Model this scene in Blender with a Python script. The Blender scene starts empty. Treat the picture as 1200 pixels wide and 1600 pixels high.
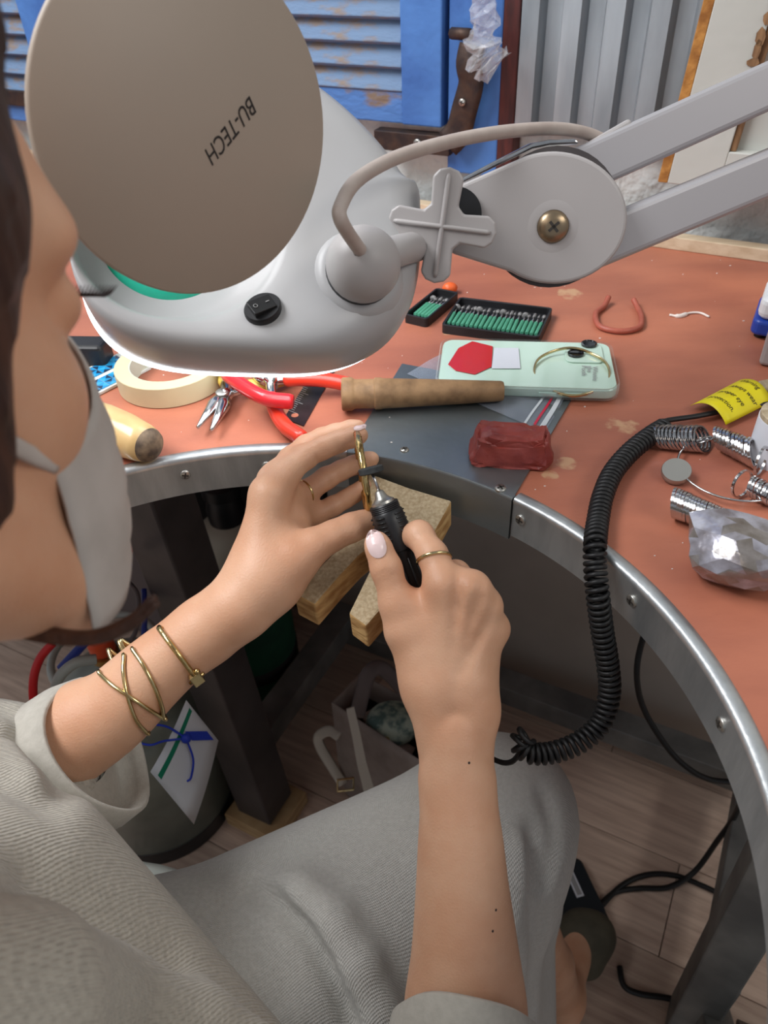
import bpy, bmesh, math, random
import numpy as np
from mathutils import Vector, Matrix
random.seed(7); rng = np.random.default_rng(7)
scene = bpy.context.scene
col = scene.collection
# ------------------------------------------------------------------ camera
FPX = 1200.0                      # focal length in pixels of the 1200 x 1600 frame
PITCH, ROLL, CAMZ = math.radians(40), math.radians(3), 1.24
cf = np.array([0, math.cos(PITCH), -math.sin(PITCH)])
_r0 = np.array([1.0, 0, 0]); _u0 = np.array([0, math.sin(PITCH), math.cos(PITCH)])
cr = math.cos(ROLL) * _r0 - math.sin(ROLL) * _u0
cu = math.sin(ROLL) * _r0 + math.cos(ROLL) * _u0
CO = np.array([0, 0, CAMZ])
cam_d = bpy.data.cameras.new('camera'); cam = bpy.data.objects.new('camera', cam_d); col.objects.link(cam)
cam_d.sensor_width = 36; cam_d.sensor_fit = 'AUTO'; cam_d.lens = 36 * FPX / 1600
cam_d.clip_start = 0.02; cam_d.clip_end = 50
cam.matrix_world = Matrix(((cr[0], cu[0], -cf[0], CO[0]), (cr[1], cu[1], -cf[1], CO[1]), (cr[2], cu[2], -cf[2], CO[2]), (0, 0, 0, 1)))
cam_d.dof.use_dof = True; cam_d.dof.focus_distance = 0.56; cam_d.dof.aperture_fstop = 11
scene.camera = cam
# ------------------------------------------------------------------ light
world = bpy.data.worlds.new('world'); scene.world = world; world.use_nodes = True
world.node_tree.nodes['Background'].inputs[0].default_value = (0.86, 0.92, 1.0, 1)
world.node_tree.nodes['Background'].inputs[1].default_value = 0.27
def area(name, loc, target, size, size_y, power, color):
    l = bpy.data.lights.new(name, 'AREA'); l.shape = 'RECTANGLE'; l.size = size; l.size_y = size_y; l.energy = power; l.color = color
    o = bpy.data.objects.new(name, l); col.objects.link(o); o.location = loc
    o.rotation_euler = (Vector(target) - Vector(loc)).to_track_quat('-Z', 'Y').to_euler(); return o
area('ceiling_or_fill_light', (-0.95, 0.50, 2.3), (0.10, 0.50, 0.9), 1.2, 0.6, 28, (0.98, 0.985, 1.0))
area('ceiling_or_fill_light', (-1.0, -0.9, 2.5), (-0.1, 0.2, 0.9), 1.2, 0.6, 2.5, (1.0, 0.84, 0.70))
area('ceiling_or_fill_light', (1.5, -0.6, 2.5), (0.4, 0.3, 0.4), 1.2, 0.6, 10, (1.0, 0.95, 0.88))  # added fill light that brightens the floor at right; no such lamp seen
scene.view_settings.view_transform = 'Standard'; scene.view_settings.look = 'None'
scene.view_settings.gamma = 1; scene.view_settings.use_curve_mapping = False
scene.view_settings.exposure = 0.38
# ------------------------------------------------------------------ placing: a pixel seen at a depth, or on a level
def ray(x, y): return cf + cr * ((x - 600) / FPX) - cu * ((y - 800) / FPX)
def C(x, y, d): return CO + ray(x, y) * d
ZB = 0.90
def B(x, y, z=ZB):
    v = ray(x, y); return CO + v * ((z - CO[2]) / v[2])
A0 = math.radians(29.3)
T3 = np.array([math.cos(A0), -math.sin(A0), 0]); N3 = np.array([math.sin(A0), math.cos(A0), 0]); Z3 = np.array([0, 0, 1.0])
C0 = np.array([-0.0955, 0.2171, 0]); RC = 0.269            # centre and radius of the bench cut-out
def L(s, n, z): return C0 + T3 * s + N3 * n + Z3 * z       # bench frame: along, towards the wall, up
def toL(p): q = np.asarray(p) - C0; return np.array([q @ T3, q @ N3, q[2]])
def Wn(x, y, n):                                           # pixel on the upright plane n
    v = ray(x, y); q = CO - C0; return CO + v * ((n - q @ N3) / (v @ N3))
def nrm(v): v = np.asarray(v, float); return v / np.linalg.norm(v)
# ------------------------------------------------------------------ materials
def lin(c):
    f = lambda u: u / 12.92 if u <= 0.04045 else ((u + 0.055) / 1.055) ** 2.4
    return tuple(f(u / 255) for u in c) + (1,)
MATS = {}
def mat(name, c, rough=0.5, metal=0.0, c2=None, scale=40, bump=0.0, bscale=None, stretch=(1, 1, 1), coat=0, sss=0, trans=0, ior=1.45, alpha=1, emit=None, estr=0, spec=0.5, vrand=0.0, detail=4, contrast=(0.35, 0.65), wave=None, wbump=0, sheen=0, rvar=0):
    m = bpy.data.materials.new(name); m.use_nodes = True; nt = m.node_tree; b = nt.nodes['Principled BSDF']; N = nt.nodes.new; K = nt.links.new
    b.inputs['Base Color'].default_value = lin(c); b.inputs['Roughness'].default_value = rough; b.inputs['Metallic'].default_value = metal
    b.inputs['Coat Weight'].default_value = coat; b.inputs['Specular IOR Level'].default_value = spec; b.inputs['IOR'].default_value = ior
    b.inputs['Transmission Weight'].default_value = trans; b.inputs['Alpha'].default_value = alpha; b.inputs['Sheen Weight'].default_value = sheen
    if sss:
        b.inputs['Subsurface Weight'].default_value = sss; b.inputs['Subsurface Radius'].default_value = (1, .4, .2); b.inputs['Subsurface Scale'].default_value = 0.004
    if emit: b.inputs['Emission Color'].default_value = lin(emit); b.inputs['Emission Strength'].default_value = estr
    tc = N('ShaderNodeTexCoord'); mp = N('ShaderNodeMapping'); K(tc.outputs['Object'], mp.inputs['Vector']); mp.inputs['Scale'].default_value = stretch
    if c2:
        nz = N('ShaderNodeTexNoise'); nz.inputs['Scale'].default_value = scale; nz.inputs['Detail'].default_value = detail; K(mp.outputs[0], nz.inputs['Vector'])
        rp = N('ShaderNodeValToRGB'); rp.color_ramp.elements[0].position = contrast[0]; rp.color_ramp.elements[1].position = contrast[1]
        rp.color_ramp.elements[0].color = lin(c); rp.color_ramp.elements[1].color = lin(c2); K(nz.outputs['Fac'], rp.inputs['Fac'])
        out = rp.outputs['Color']
        if vrand:
            oi = N('ShaderNodeObjectInfo'); hs = N('ShaderNodeHueSaturation'); mr = N('ShaderNodeMapRange'); K(oi.outputs['Random'], mr.inputs['Value'])
            mr.inputs['To Min'].default_value = 1 - vrand; mr.inputs['To Max'].default_value = 1 + vrand; K(mr.outputs[0], hs.inputs['Value']); K(out, hs.inputs['Color']); out = hs.outputs['Color']
            ad = N('ShaderNodeVectorMath'); ad.operation = 'ADD'; K(tc.outputs['Object'], ad.inputs[0]); sc = N('ShaderNodeVectorMath'); sc.operation = 'SCALE'; sc.inputs[0].default_value = (37, 51, 29); K(oi.outputs['Random'], sc.inputs['Scale']); K(sc.outputs[0], ad.inputs[1]); K(ad.outputs[0], mp.inputs['Vector'])
        K(out, b.inputs['Base Color'])
        if rvar:
            mr2 = N('ShaderNodeMapRange'); mr2.inputs['To Min'].default_value = max(0, rough - rvar); mr2.inputs['To Max'].default_value = min(1, rough + rvar); K(nz.outputs['Fac'], mr2.inputs['Value']); K(mr2.outputs[0], b.inputs['Roughness'])
    last = None
    if bump:
        nb = N('ShaderNodeTexNoise'); nb.inputs['Scale'].default_value = bscale or scale; nb.inputs['Detail'].default_value = 3; K(mp.outputs[0], nb.inputs['Vector'])
        bp = N('ShaderNodeBump'); bp.inputs['Strength'].default_value = 1; bp.inputs['Distance'].default_value = bump; K(nb.outputs['Fac'], bp.inputs['Height']); last = bp
    if wave:
        for (rot, wsc, amp) in wave:
            mp2 = N('ShaderNodeMapping'); mp2.inputs['Rotation'].default_value = rot; K(tc.outputs['Object'], mp2.inputs['Vector'])
            wv = N('ShaderNodeTexWave'); wv.inputs['Scale'].default_value = wsc; wv.inputs['Distortion'].default_value = 0.6; wv.inputs['Detail'].default_value = 1; wv.inputs['Detail Scale'].default_value = 0.4; K(mp2.outputs[0], wv.inputs['Vector'])
            bp = N('ShaderNodeBump'); bp.inputs['Strength'].default_value = 1; bp.inputs['Distance'].default_value = amp; K(wv.outputs['Fac'], bp.inputs['Height'])
            if last: K(last.outputs[0], bp.inputs['Normal'])
            last = bp
    if last: K(last.outputs[0], b.inputs['Normal'])
    MATS[name] = m; return m
# ------------------------------------------------------------------ mesh helpers (world coordinates in, objects out)
class G:
    def __init__(s): s.v = []; s.f = []; s.mi = []; s.cur = 0; s.n = 0
    def add(s, v, f):
        o = s.n; v = np.asarray(v, float).reshape(-1, 3); s.v.append(v); s.n += len(v)
        for q in f: s.f.append([i + o for i in q]); s.mi.append(s.cur)
        return s
    def box(s, c, ax, h):                       # centre, three unit axes, three half sizes
        c = np.asarray(c, float); P = [c + ax[0] * h[0] * i + ax[1] * h[1] * j + ax[2] * h[2] * k for k in (-1, 1) for j in (-1, 1) for i in (-1, 1)]
        return s.add(P, [(0, 2, 3, 1), (4, 5, 7, 6), (0, 1, 5, 4), (2, 6, 7, 3), (0, 4, 6, 2), (1, 3, 7, 5)])
    def bar(s, a, b, w, h, up=Z3):
        a = np.asarray(a, float); b = np.asarray(b, float); x = nrm(b - a); y = nrm(np.cross(up, x)); z = np.cross(x, y)
        return s.box((a + b) / 2, (x, y, z), (np.linalg.norm(b - a) / 2, w / 2, h / 2))
    def prism(s, poly, n, t):                   # polygon of points, extruded by n * t
        P = np.asarray(poly, float); Q = P + np.asarray(n) * t; k = len(P)
        return s.add(np.vstack([P, Q]), [tuple(range(k))[::-1], tuple(range(k, 2 * k))] + [(i, (i + 1) % k, k + (i + 1) % k, k + i) for i in range(k)])
    def tube(s, pts, r, seg=10, closed=False, caps=True, flat=1.0, upv=None):
        P = np.asarray(pts, float); m = len(P); r = np.full(m, r) if np.isscalar(r) else np.asarray(r, float)
        tg = np.roll(P, -1, 0) - np.roll(P, 1, 0)
        if not closed: tg[0] = P[1] - P[0]; tg[-1] = P[-1] - P[-2]
        tg /= np.maximum(np.linalg.norm(tg, axis=1, keepdims=True), 1e-12)
        a = np.array(upv, float) if upv is not None else (Z3 if abs(tg[0][2]) < .9 else np.array([1.0, 0, 0]))
        u = nrm(a - tg[0] * (a @ tg[0])); V = []
        an = np.linspace(0, 2 * np.pi, seg, endpoint=False)
        for i in range(m):
            u = (np.array(upv, float) if upv is not None else u); u = u - tg[i] * (u @ tg[i]); u = nrm(u); w = np.cross(tg[i], u)
            V.append(P[i] + r[i] * (np.cos(an)[:, None] * u * flat + np.sin(an)[:, None] * w))
        F = []
        for i in range(m if closed else m - 1):
            j = (i + 1) % m
            for k in range(seg): F.append((i * seg + k, i * seg + (k + 1) % seg, j * seg + (k + 1) % seg, j * seg + k))
        if caps and not closed: F.append(tuple(range(seg))[::-1]); F.append(tuple(range((m - 1) * seg, m * seg)))
        return s.add(np.vstack(V), F)
    def lathe(s, prof, o=(0, 0, 0), ax=None, seg=32, caps=True):   # profile of (radius, height) round axis
        ax = ax or (np.array([1., 0, 0]), np.array([0, 1., 0]), Z3); o = np.asarray(o, float); V = []; F = []; m = len(prof)
        an = np.linspace(0, 2 * np.pi, seg, endpoint=False)
        for (r, h) in prof: V.append(o + ax[2] * h + r * (np.cos(an)[:, None] * ax[0] + np.sin(an)[:, None] * ax[1]))
        for i in range(m - 1):
            for k in range(seg): F.append((i * seg + k, i * seg + (k + 1) % seg, (i + 1) * seg + (k + 1) % seg, (i + 1) * seg + k))
        if caps:
            if prof[0][0] > 1e-6: F.append(tuple(range(seg))[::-1])
            if prof[-1][0] > 1e-6: F.append(tuple(range((m - 1) * seg, m * seg)))
        return s.add(np.vstack(V), F)
    def ball(s, c, r, ax=None, seg=16, rings=10):
        r = np.full(3, r) if np.isscalar(r) else np.asarray(r, float); ax = np.eye(3) if ax is None else np.asarray(ax)
        g = G(); g.lathe([(max(math.sin(t), 1e-4), -math.cos(t)) for t in np.linspace(0, math.pi, rings)], seg=seg)
        V = np.vstack(g.v) * r; return s.add(np.asarray(c) + V @ ax, g.f)
    def grid(s, P):                             # array (a, b, 3) of points -> sheet
        P = np.asarray(P, float); a, b = P.shape[:2]
        return s.add(P.reshape(-1, 3), [(i * b + j, (i + 1) * b + j, (i + 1) * b + j + 1, i * b + j + 1) for i in range(a - 1) for j in range(b - 1)])
def frame(n, up=Z3):
    n = nrm(n); x = np.cross(up, n); x = nrm(x if np.linalg.norm(x) > 1e-3 else np.array([1., 0, 0])); return (x, np.cross(n, x), n)
def spline(pts, n):
    P = np.asarray(pts, float); m = len(P); out = []
    Q = np.vstack([2 * P[0] - P[1], P, 2 * P[-1] - P[-2]])
    for t in np.linspace(0, m - 1 - 1e-9, n):
        i = int(t); u = t - i; a, b, c, d = Q[i:i + 4]
        out.append(.5 * ((2 * b) + (-a + c) * u + (2 * a - 5 * b + 4 * c - d) * u * u + (-a + 3 * b - 3 * c + d) * u ** 3))
    return np.array(out)
def thing(name, label, cat, loc=(0, 0, 0), group=None):
    o = bpy.data.objects.new(name, None); col.objects.link(o); o.location = tuple(loc); o.empty_display_size = .02
    o['label'] = label; o['category'] = cat
    if group: o['group'] = group
    return o
def root_loc(p):
    while p.parent: p = p.parent
    return np.array(p.location)
def obj(name, g, m, parent=None, smooth=False, bevel=0, seg=2, label=None, kind=None, subsurf=0, solid=0, autos=None):
    ms = m if isinstance(m, (list, tuple)) else [m]
    v = np.vstack(g.v)
    if parent is not None: org = root_loc(parent)
    else:
        org = (v.min(0) + v.max(0)) / 2; org[2] = v[:, 2].min()
    me = bpy.data.meshes.new(name); me.from_pydata((v - org).tolist(), [], g.f); me.update()
    for x in ms: me.materials.append(MATS[x] if isinstance(x, str) else x)
    if len(ms) > 1: me.polygons.foreach_set('material_index', g.mi)
    bm = bmesh.new(); bm.from_mesh(me)
    if not getattr(g, 'keepnormals', False): bmesh.ops.recalc_face_normals(bm, faces=bm.faces)
    bm.to_mesh(me); bm.free()
    if smooth: me.polygons.foreach_set('use_smooth', [True] * len(me.polygons))
    o = bpy.data.objects.new(name, me); col.objects.link(o)
    if parent is not None: o.parent = parent
    else: o.location = tuple(org)
    if solid:
        md = o.modifiers.new('solid', 'SOLIDIFY'); md.thickness = solid; md.offset = 0
    if bevel:
        md = o.modifiers.new('bevel', 'BEVEL'); md.width = bevel; md.segments = seg; md.limit_method = 'ANGLE'; md.angle_limit = math.radians(35)
        md.harden_normals = False
    if subsurf:
        md = o.modifiers.new('sub', 'SUBSURF'); md.levels = subsurf; md.render_levels = subsurf
    if autos is not None:
        me.polygons.foreach_set('use_smooth', [True] * len(me.polygons))
        bm = bmesh.new(); bm.from_mesh(me)
        for e in bm.edges:
            if len(e.link_faces) == 2 and e.calc_face_angle(0) > math.radians(autos): e.smooth = False
        bm.to_mesh(me); bm.free()
    if label: o['label'] = label
    if kind: o['kind'] = kind
    return o
def tag(o, label, cat, group=None):
    o['label'] = label; o['category'] = cat
    if group: o['group'] = group
    return o
def copy_tree(o, parent=None):
    c = o.copy(); col.objects.link(c); c.parent = parent
    for ch in list(o.children): copy_tree(ch, c)
    return c
def text_obj(name, s, m, parent, o3, xd, yd, size, shear=0.0, squeeze=1.0, depth=0.0002, align='LEFT', spacing=1.0):
    cu_ = bpy.data.curves.new(name, 'FONT'); cu_.body = s; cu_.size = size; cu_.shear = shear; cu_.extrude = depth; cu_.align_x = align; cu_.space_line = spacing
    cu_.resolution_u = 3
    t = bpy.data.objects.new(name + '_tmp', cu_); col.objects.link(t)
    dg = bpy.context.evaluated_depsgraph_get(); me = bpy.data.meshes.new_from_object(t.evaluated_get(dg)); bpy.data.objects.remove(t)
    x = nrm(xd); z = nrm(np.cross(x, yd)); y = np.cross(z, x); org = root_loc(parent) if parent is not None else np.zeros(3)
    M = Matrix([[x[i] * squeeze, y[i], z[i], o3[i] - org[i]] for i in range(3)] + [[0, 0, 0, 1]]); me.transform(M)
    me.materials.clear(); me.materials.append(MATS[m]); ob = bpy.data.objects.new(name, me); col.objects.link(ob); ob.parent = parent; return ob
# ------------------------------------------------------------------ one continuous surface out of blended limbs (sparse surface nets)
def surface(prims, vox, mods=None, cuts=None):
    """prims: ('cap', a, b, ra, rb, k) or ('ell', c, axes, radii, k); mods(P, d) may add folds; returns verts, quads"""
    P_ = []
    for p in prims:
        if p[0] == 'cap':
            a, b = np.asarray(p[1], np.float32), np.asarray(p[2], np.float32); P_.append(('cap', a, b, p[3], p[4], p[5], np.minimum(a, b) - max(p[3], p[4]), np.maximum(a, b) + max(p[3], p[4])))
        else:
            c = np.asarray(p[1], np.float32); R = np.asarray(p[2], np.float32); r = np.asarray(p[3], np.float32); e = np.sqrt(((R * r[:, None]) ** 2).sum(0)); P_.append(('ell', c, R, r, 0, p[4], c - e, c + e))
    lo = np.min([q[6] for q in P_], 0) - 4 * vox; hi = np.max([q[7] for q in P_], 0) + 4 * vox
    def ev(X, sel):
        d = None
        for q in sel:
            if q[0] == 'cap':
                ab = q[2] - q[1]; t = np.clip((X - q[1]) @ ab / max(ab @ ab, 1e-12), 0, 1); e = np.sqrt((((X - q[1]) - t[:, None] * ab) ** 2).sum(1)) - (q[3] + t * (q[4] - q[3]))
            else:
                Y = (X - q[1]) @ q[2].T; k0 = np.sqrt(((Y / q[3]) ** 2).sum(1)); k1 = np.sqrt(((Y / q[3] ** 2) ** 2).sum(1)); e = k0 * (k0 - 1) / np.maximum(k1, 1e-9)
            if d is None: d = e
            else:
                k = q[5]; h = np.maximum(k - np.abs(d - e), 0) / k; d = np.minimum(d, e) - h * h * k * .25
        d = np.full(len(X), 1.0, np.float32) if d is None else d
        if mods: d = mods(X, d)
        if cuts: d = cuts(X, d)
        return d
    nb = 16; bs = nb * vox; dims = np.ceil((hi - lo) / bs).astype(int)
    gx, gy, gz = np.meshgrid(*[np.arange(n) for n in dims], indexing='ij'); bl = np.stack([gx, gy, gz], -1).reshape(-1, 3)
    cen = (lo + (bl + .5) * bs).astype(np.float32); keep = np.abs(ev(cen, P_)) < bs * 0.87 + 0.012 + vox * 2; bl = bl[keep]; cen = cen[keep]
    GN = (dims * nb + 4).astype(np.int64); key = lambda I: (I[:, 0] * GN[1] + I[:, 1]) * GN[2] + I[:, 2]
    r = np.arange(-1, nb + 1); li = np.stack(np.meshgrid(r, r, r, indexing='ij'), -1).reshape(-1, 3); n1 = nb + 2
    VK = []; VP = []; Q = []
    corners = [(0, 0, 0), (1, 0, 0), (0, 1, 0), (1, 1, 0), (0, 0, 1), (1, 0, 1), (0, 1, 1), (1, 1, 1)]
    eds = [(0, 1), (2, 3), (4, 5), (6, 7), (0, 2), (1, 3), (4, 6), (5, 7), (0, 4), (1, 5), (2, 6), (3, 7)]
    for b, c in zip(bl, cen):
        rad = bs * .87 + .03
        sel = [q for q in P_ if np.linalg.norm(np.maximum(np.maximum(q[6] - c, c - q[7]), 0)) < rad]
        if not sel: continue
        I = li + b * nb + 1; X = (lo + (I - 1) * vox).astype(np.float32); d = ev(X, sel).reshape(n1, n1, n1); s = d < 0
        if s.all() or not s.any(): continue
        # cells with corner index 0..nb-1 (array index +1), needs corner +1 -> index up to nb ; array holds -1..nb
        D = np.stack([d[1 + i:1 + i + nb, 1 + j:1 + j + nb, 1 + k:1 + k + nb] for i, j, k in corners], -1)
        SS = D < 0; act = SS.any(-1) & ~SS.all(-1)
        if act.any():
            idx = np.argwhere(act); Dv = D[act]; acc = np.zeros((len(idx), 3)); cnt = np.zeros(len(idx))
            for e0, e1 in eds:
                a0, a1 = Dv[:, e0], Dv[:, e1]; m = (a0 < 0) != (a1 < 0); t = np.where(m, a0 / np.where(m, a0 - a1, 1), 0)
                pos = np.array(corners[e0]) + t[:, None] * (np.array(corners[e1]) - np.array(corners[e0])); acc += pos * m[:, None]; cnt += m
            gi = idx + b * nb + 1; VK.append(key(gi)); VP.append(lo + (gi - 1 + acc / cnt[:, None]) * vox)
        c0 = s[1:1 + nb, 1:1 + nb, 1:1 + nb]
        for ax in range(3):
            o = [0, 0, 0]; o[ax] = 1; c1 = s[1 + o[0]:1 + o[0] + nb, 1 + o[1]:1 + o[1] + nb, 1 + o[2]:1 + o[2] + nb]
            m = c0 != c1
            if not m.any(): continue
            idx = np.argwhere(m); inside = c0[m]; gi = idx + b * nb + 1; u = np.zeros(3, int); w = np.zeros(3, int); u[(ax + 1) % 3] = 1; w[(ax + 2) % 3] = 1
            q = np.stack([key(gi - u - w), key(gi - w), key(gi), key(gi - u)], 1); q[~inside] = q[~inside][:, ::-1]; Q.append(q)
    VK = np.concatenate(VK); VP = np.concatenate(VP); Q = np.concatenate(Q); o = np.argsort(VK); VK = VK[o]; VP = VP[o]
    J = np.searchsorted(VK, Q); J = np.minimum(J, len(VK) - 1); ok = (VK[J] == Q).all(1); return VP, J[ok]
def skin_obj(name, V, Q, m, parent=None, relax=2):
    V = V.copy()
    E = np.concatenate([Q[:, [0, 1]], Q[:, [1, 2]], Q[:, [2, 3]], Q[:, [3, 0]]])
    for _ in range(relax):
        S = np.zeros_like(V); n = np.zeros(len(V))
        for ax in range(3): S[:, ax] = np.bincount(E[:, 0], V[E[:, 1], ax], len(V)) + np.bincount(E[:, 1], V[E[:, 0], ax], len(V))
        n = np.bincount(E[:, 0], minlength=len(V)) + np.bincount(E[:, 1], minlength=len(V)); V = .4 * V + .6 * S / np.maximum(n, 1)[:, None]
    org = root_loc(parent) if parent is not None else np.zeros(3)
    me = bpy.data.meshes.new(name); me.vertices.add(len(V)); me.vertices.foreach_set('co', (V - org).astype(np.float32).ravel())
    me.loops.add(len(Q) * 4); me.loops.foreach_set('vertex_index', Q.ravel().astype(np.int32)); me.polygons.add(len(Q))
    me.polygons.foreach_set('loop_start', (np.arange(len(Q)) * 4).astype(np.int32)); me.polygons.foreach_set('use_smooth', np.ones(len(Q), bool)); me.update(); me.validate()
    me.materials.append(MATS[m]); o = bpy.data.objects.new(name, me); col.objects.link(o)
    if parent is not None: o.parent = parent
    return o
# ------------------------------------------------------------------ material library
mat('floor_wood', (214, 190, 172), .5, c2=(178, 152, 136), scale=9, stretch=(1, 12, 8), vrand=.14, bump=.0004, bscale=30, contrast=(.3, .72))
mat('floor_joint', (60, 48, 40), .8)
mat('plaster', (205, 208, 206), .9, c2=(176, 182, 182), scale=22, bump=.012, bscale=38, contrast=(.38, .7))
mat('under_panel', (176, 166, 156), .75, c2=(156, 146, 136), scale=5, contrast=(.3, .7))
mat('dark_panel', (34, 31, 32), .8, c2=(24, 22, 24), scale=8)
mat('blue_paint', (74, 122, 188), .6, c2=(54, 96, 162), scale=14, bump=.0012, bscale=60, contrast=(.35, .7))
mat('blue_worn', (102, 128, 160), .7, c2=(128, 116, 108), scale=30, stretch=(1, 1, 3.4), bump=.0016, bscale=70, contrast=(.50, .66))
mat('blue_worn_rail', (76, 120, 182), .65, c2=(122, 106, 92), scale=20, stretch=(1, 1, 2.2), bump=.0016, bscale=60, contrast=(.54, .66))
mat('maroon_wood', (84, 36, 32), .6, c2=(58, 26, 26), scale=30, stretch=(6, 6, 1))
mat('rust_iron', (58, 50, 50), .6, .6, c2=(84, 66, 56), scale=60, bump=.0006, bscale=120)
mat('zinc', (168, 176, 182), .42, .55, c2=(128, 138, 144), scale=10, stretch=(3, 3, .6), bump=.0008, bscale=14, rvar=.12, contrast=(.3, .75))
mat('white_paint', (190, 192, 186), .6, c2=(178, 180, 173), scale=6, bump=.0008, bscale=30)
mat('raw_edge', (186, 132, 66), .8, c2=(140, 90, 40), scale=70, bump=.001, bscale=150)
mat('peeled_wood', (150, 116, 82), .85, c2=(116, 86, 60), scale=40, stretch=(6, 6, 1))
mat('cream_wood', (214, 196, 168), .6, c2=(194, 172, 142), scale=16, stretch=(1, 8, 8))
mat('bamboo', (206, 176, 120), .6, c2=(176, 140, 86), scale=20, stretch=(6, 6, 1))
mat('steel_plate', (150, 155, 156), .42, .85, c2=(112, 120, 122), scale=9, bump=.0004, bscale=60, rvar=.14, contrast=(.3, .72), detail=8)
mat('alu', (196, 199, 200), .36, .8, c2=(170, 174, 176), scale=30, stretch=(2, 2, .5), bump=.0002, bscale=120, rvar=.1)
mat('screw', (176, 174, 168), .35, .9)
mat('screw_slot', (64, 60, 56), .6, .5)
mat('leg_dark', (84, 78, 78), .45, .25, c2=(66, 62, 62), scale=12)
mat('leg_grey', (136, 138, 136), .5, .4, c2=(104, 106, 106), scale=14, bump=.0003, bscale=60)
mat('pine', (194, 164, 122), .75, c2=(166, 132, 92), scale=18, stretch=(1, 1, 6), bump=.0006, bscale=90)
mat('pin_top', (184, 166, 136), .85, c2=(158, 138, 106), scale=420, bump=.0012, bscale=240, detail=6)
mat('pin_side', (206, 168, 112), .8, c2=(160, 116, 66), scale=60, stretch=(1, 1, 3), bump=.001, bscale=160)
mat('lamp_white', (172, 172, 173), .42, c2=(168, 167, 167), scale=12, coat=.05)
mat('lamp_grey', (168, 164, 163), .42, c2=(163, 159, 158), scale=10)
mat('lamp_lid', (166, 152, 138), .5, c2=(158, 146, 133), scale=6, contrast=(.3, .7))
mat('lamp_arm', (162, 160, 163), .38, .15)
mat('black_plastic', (26, 26, 28), .4, c2=(34, 34, 36), scale=50)
mat('black_rubber', (20, 20, 21), .5)
mat('dark_grey_rubber', (46, 48, 50), .8, c2=(58, 60, 60), scale=300)
mat('print_black', (32, 26, 24), .6)
mat('print_grey', (150, 150, 150), .6)
mat('cable_grey', (176, 164, 156), .5, c2=(164, 150, 142), scale=60)
mat('chrome', (205, 205, 206), .16, 1.0, c2=(180, 180, 182), scale=60)
mat('brass_screw', (150, 132, 108), .3, .9)
mat('lens_glass', (70, 245, 215), .06, trans=.5, ior=1.5, spec=.5)  # cyan shine of the LED in the lens is put into the glass colour
mat('led', (255, 255, 255), .5, emit=(240, 248, 255), estr=2.2)
# bench laminate with worn pale stains that have shapes of their own
m = mat('laminate', (184, 114, 88), .42, c2=(146, 86, 70), scale=6, stretch=(1, 2.6, 1), bump=.0002, bscale=200, contrast=(.30, .74), detail=7, rvar=.08)
def stains(m, spots, c):
    nt = m.node_tree; b = nt.nodes['Principled BSDF']; N = nt.nodes.new; K = nt.links.new
    src = b.inputs['Base Color'].links[0].from_socket; geo = N('ShaderNodeNewGeometry')
    nz = N('ShaderNodeTexNoise'); nz.inputs['Scale'].default_value = 90; nz.inputs['Detail'].default_value = 6; K(geo.outputs['Position'], nz.inputs['Vector'])
    tot = None
    for (p, r) in spots:
        ds = N('ShaderNodeVectorMath'); ds.operation = 'DISTANCE'; ds.inputs[1].default_value = tuple(p); K(geo.outputs['Position'], ds.inputs[0])
        mr = N('ShaderNodeMapRange'); mr.inputs['From Min'].default_value = r; mr.inputs['From Max'].default_value = r * .5; K(ds.outputs['Value'], mr.inputs['Value'])
        if tot is None: tot = mr.outputs[0]
        else:
            a = N('ShaderNodeMath'); a.operation = 'MAXIMUM'; K(tot, a.inputs[0]); K(mr.outputs[0], a.inputs[1]); tot = a.outputs[0]
    mu = N('ShaderNodeMath'); mu.operation = 'MULTIPLY'; K(tot, mu.inputs[0]); K(nz.outputs['Fac'], mu.inputs[1])
    rp = N('ShaderNodeMapRange'); rp.inputs['From Min'].default_value = .38; rp.inputs['From Max'].default_value = .55; rp.inputs['To Max'].default_value = .8; K(mu.outputs[0], rp.inputs['Value'])
    mx = N('ShaderNodeMix'); mx.data_type = 'RGBA'; K(rp.outputs[0], mx.inputs[0]); K(src, mx.inputs[6]); mx.inputs[7].default_value = lin(c); K(mx.outputs[2], b.inputs['Base Color'])
stains(m, [(B(972, 664), .020), (B(884, 724), .014), (B(890, 459), .022), (B(1150, 640), .012), (B(860, 742), .010), (B(700, 520), .008)], (196, 158, 122))
mat('red_wax', (150, 66, 58), .4, c2=(126, 50, 46), scale=60, bump=.0012, bscale=120, spec=.6)
mat('skin', (212, 168, 138), .47, c2=(198, 146, 114), scale=26, bump=.00022, bscale=700, sss=.12, contrast=(.28, .72), detail=9)
mat('nail', (232, 206, 204), .22, coat=.3)
mat('lips_lash', (38, 26, 24), .7)
mat('hair', (34, 22, 20), .5, c2=(66, 42, 32), scale=120, stretch=(1, 1, .12), bump=.001, bscale=260)
mat('hair_lock', (58, 34, 24), .5, c2=(76, 48, 34), scale=160, bump=.0006, bscale=300)
mat('mask_white', (184, 178, 172), .85, c2=(172, 166, 160), scale=40)
W45 = math.radians(45)
mat('linen', (178, 172, 160), .9, c2=(166, 160, 149), scale=260, bump=.0004, bscale=500, wave=[((0, 0, .5), 170, .00035), ((0, W45, 2.1), 150, .00025)], sheen=.15)
mat('linen_smooth', (178, 173, 163), .88, c2=(170, 165, 155), scale=200, bump=.0003, bscale=600, sheen=.15)
mat('twill', (190, 188, 182), .9, c2=(180, 178, 172), scale=300, bump=.0003, bscale=600, wave=[((0, .6, .9), 230, .00022), ((.5, 0, 2.2), 230, .00022)], sheen=.15)
mat('gold', (214, 190, 136), .2, 1.0, c2=(190, 162, 106), scale=80, bump=.0003, bscale=300)
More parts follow.
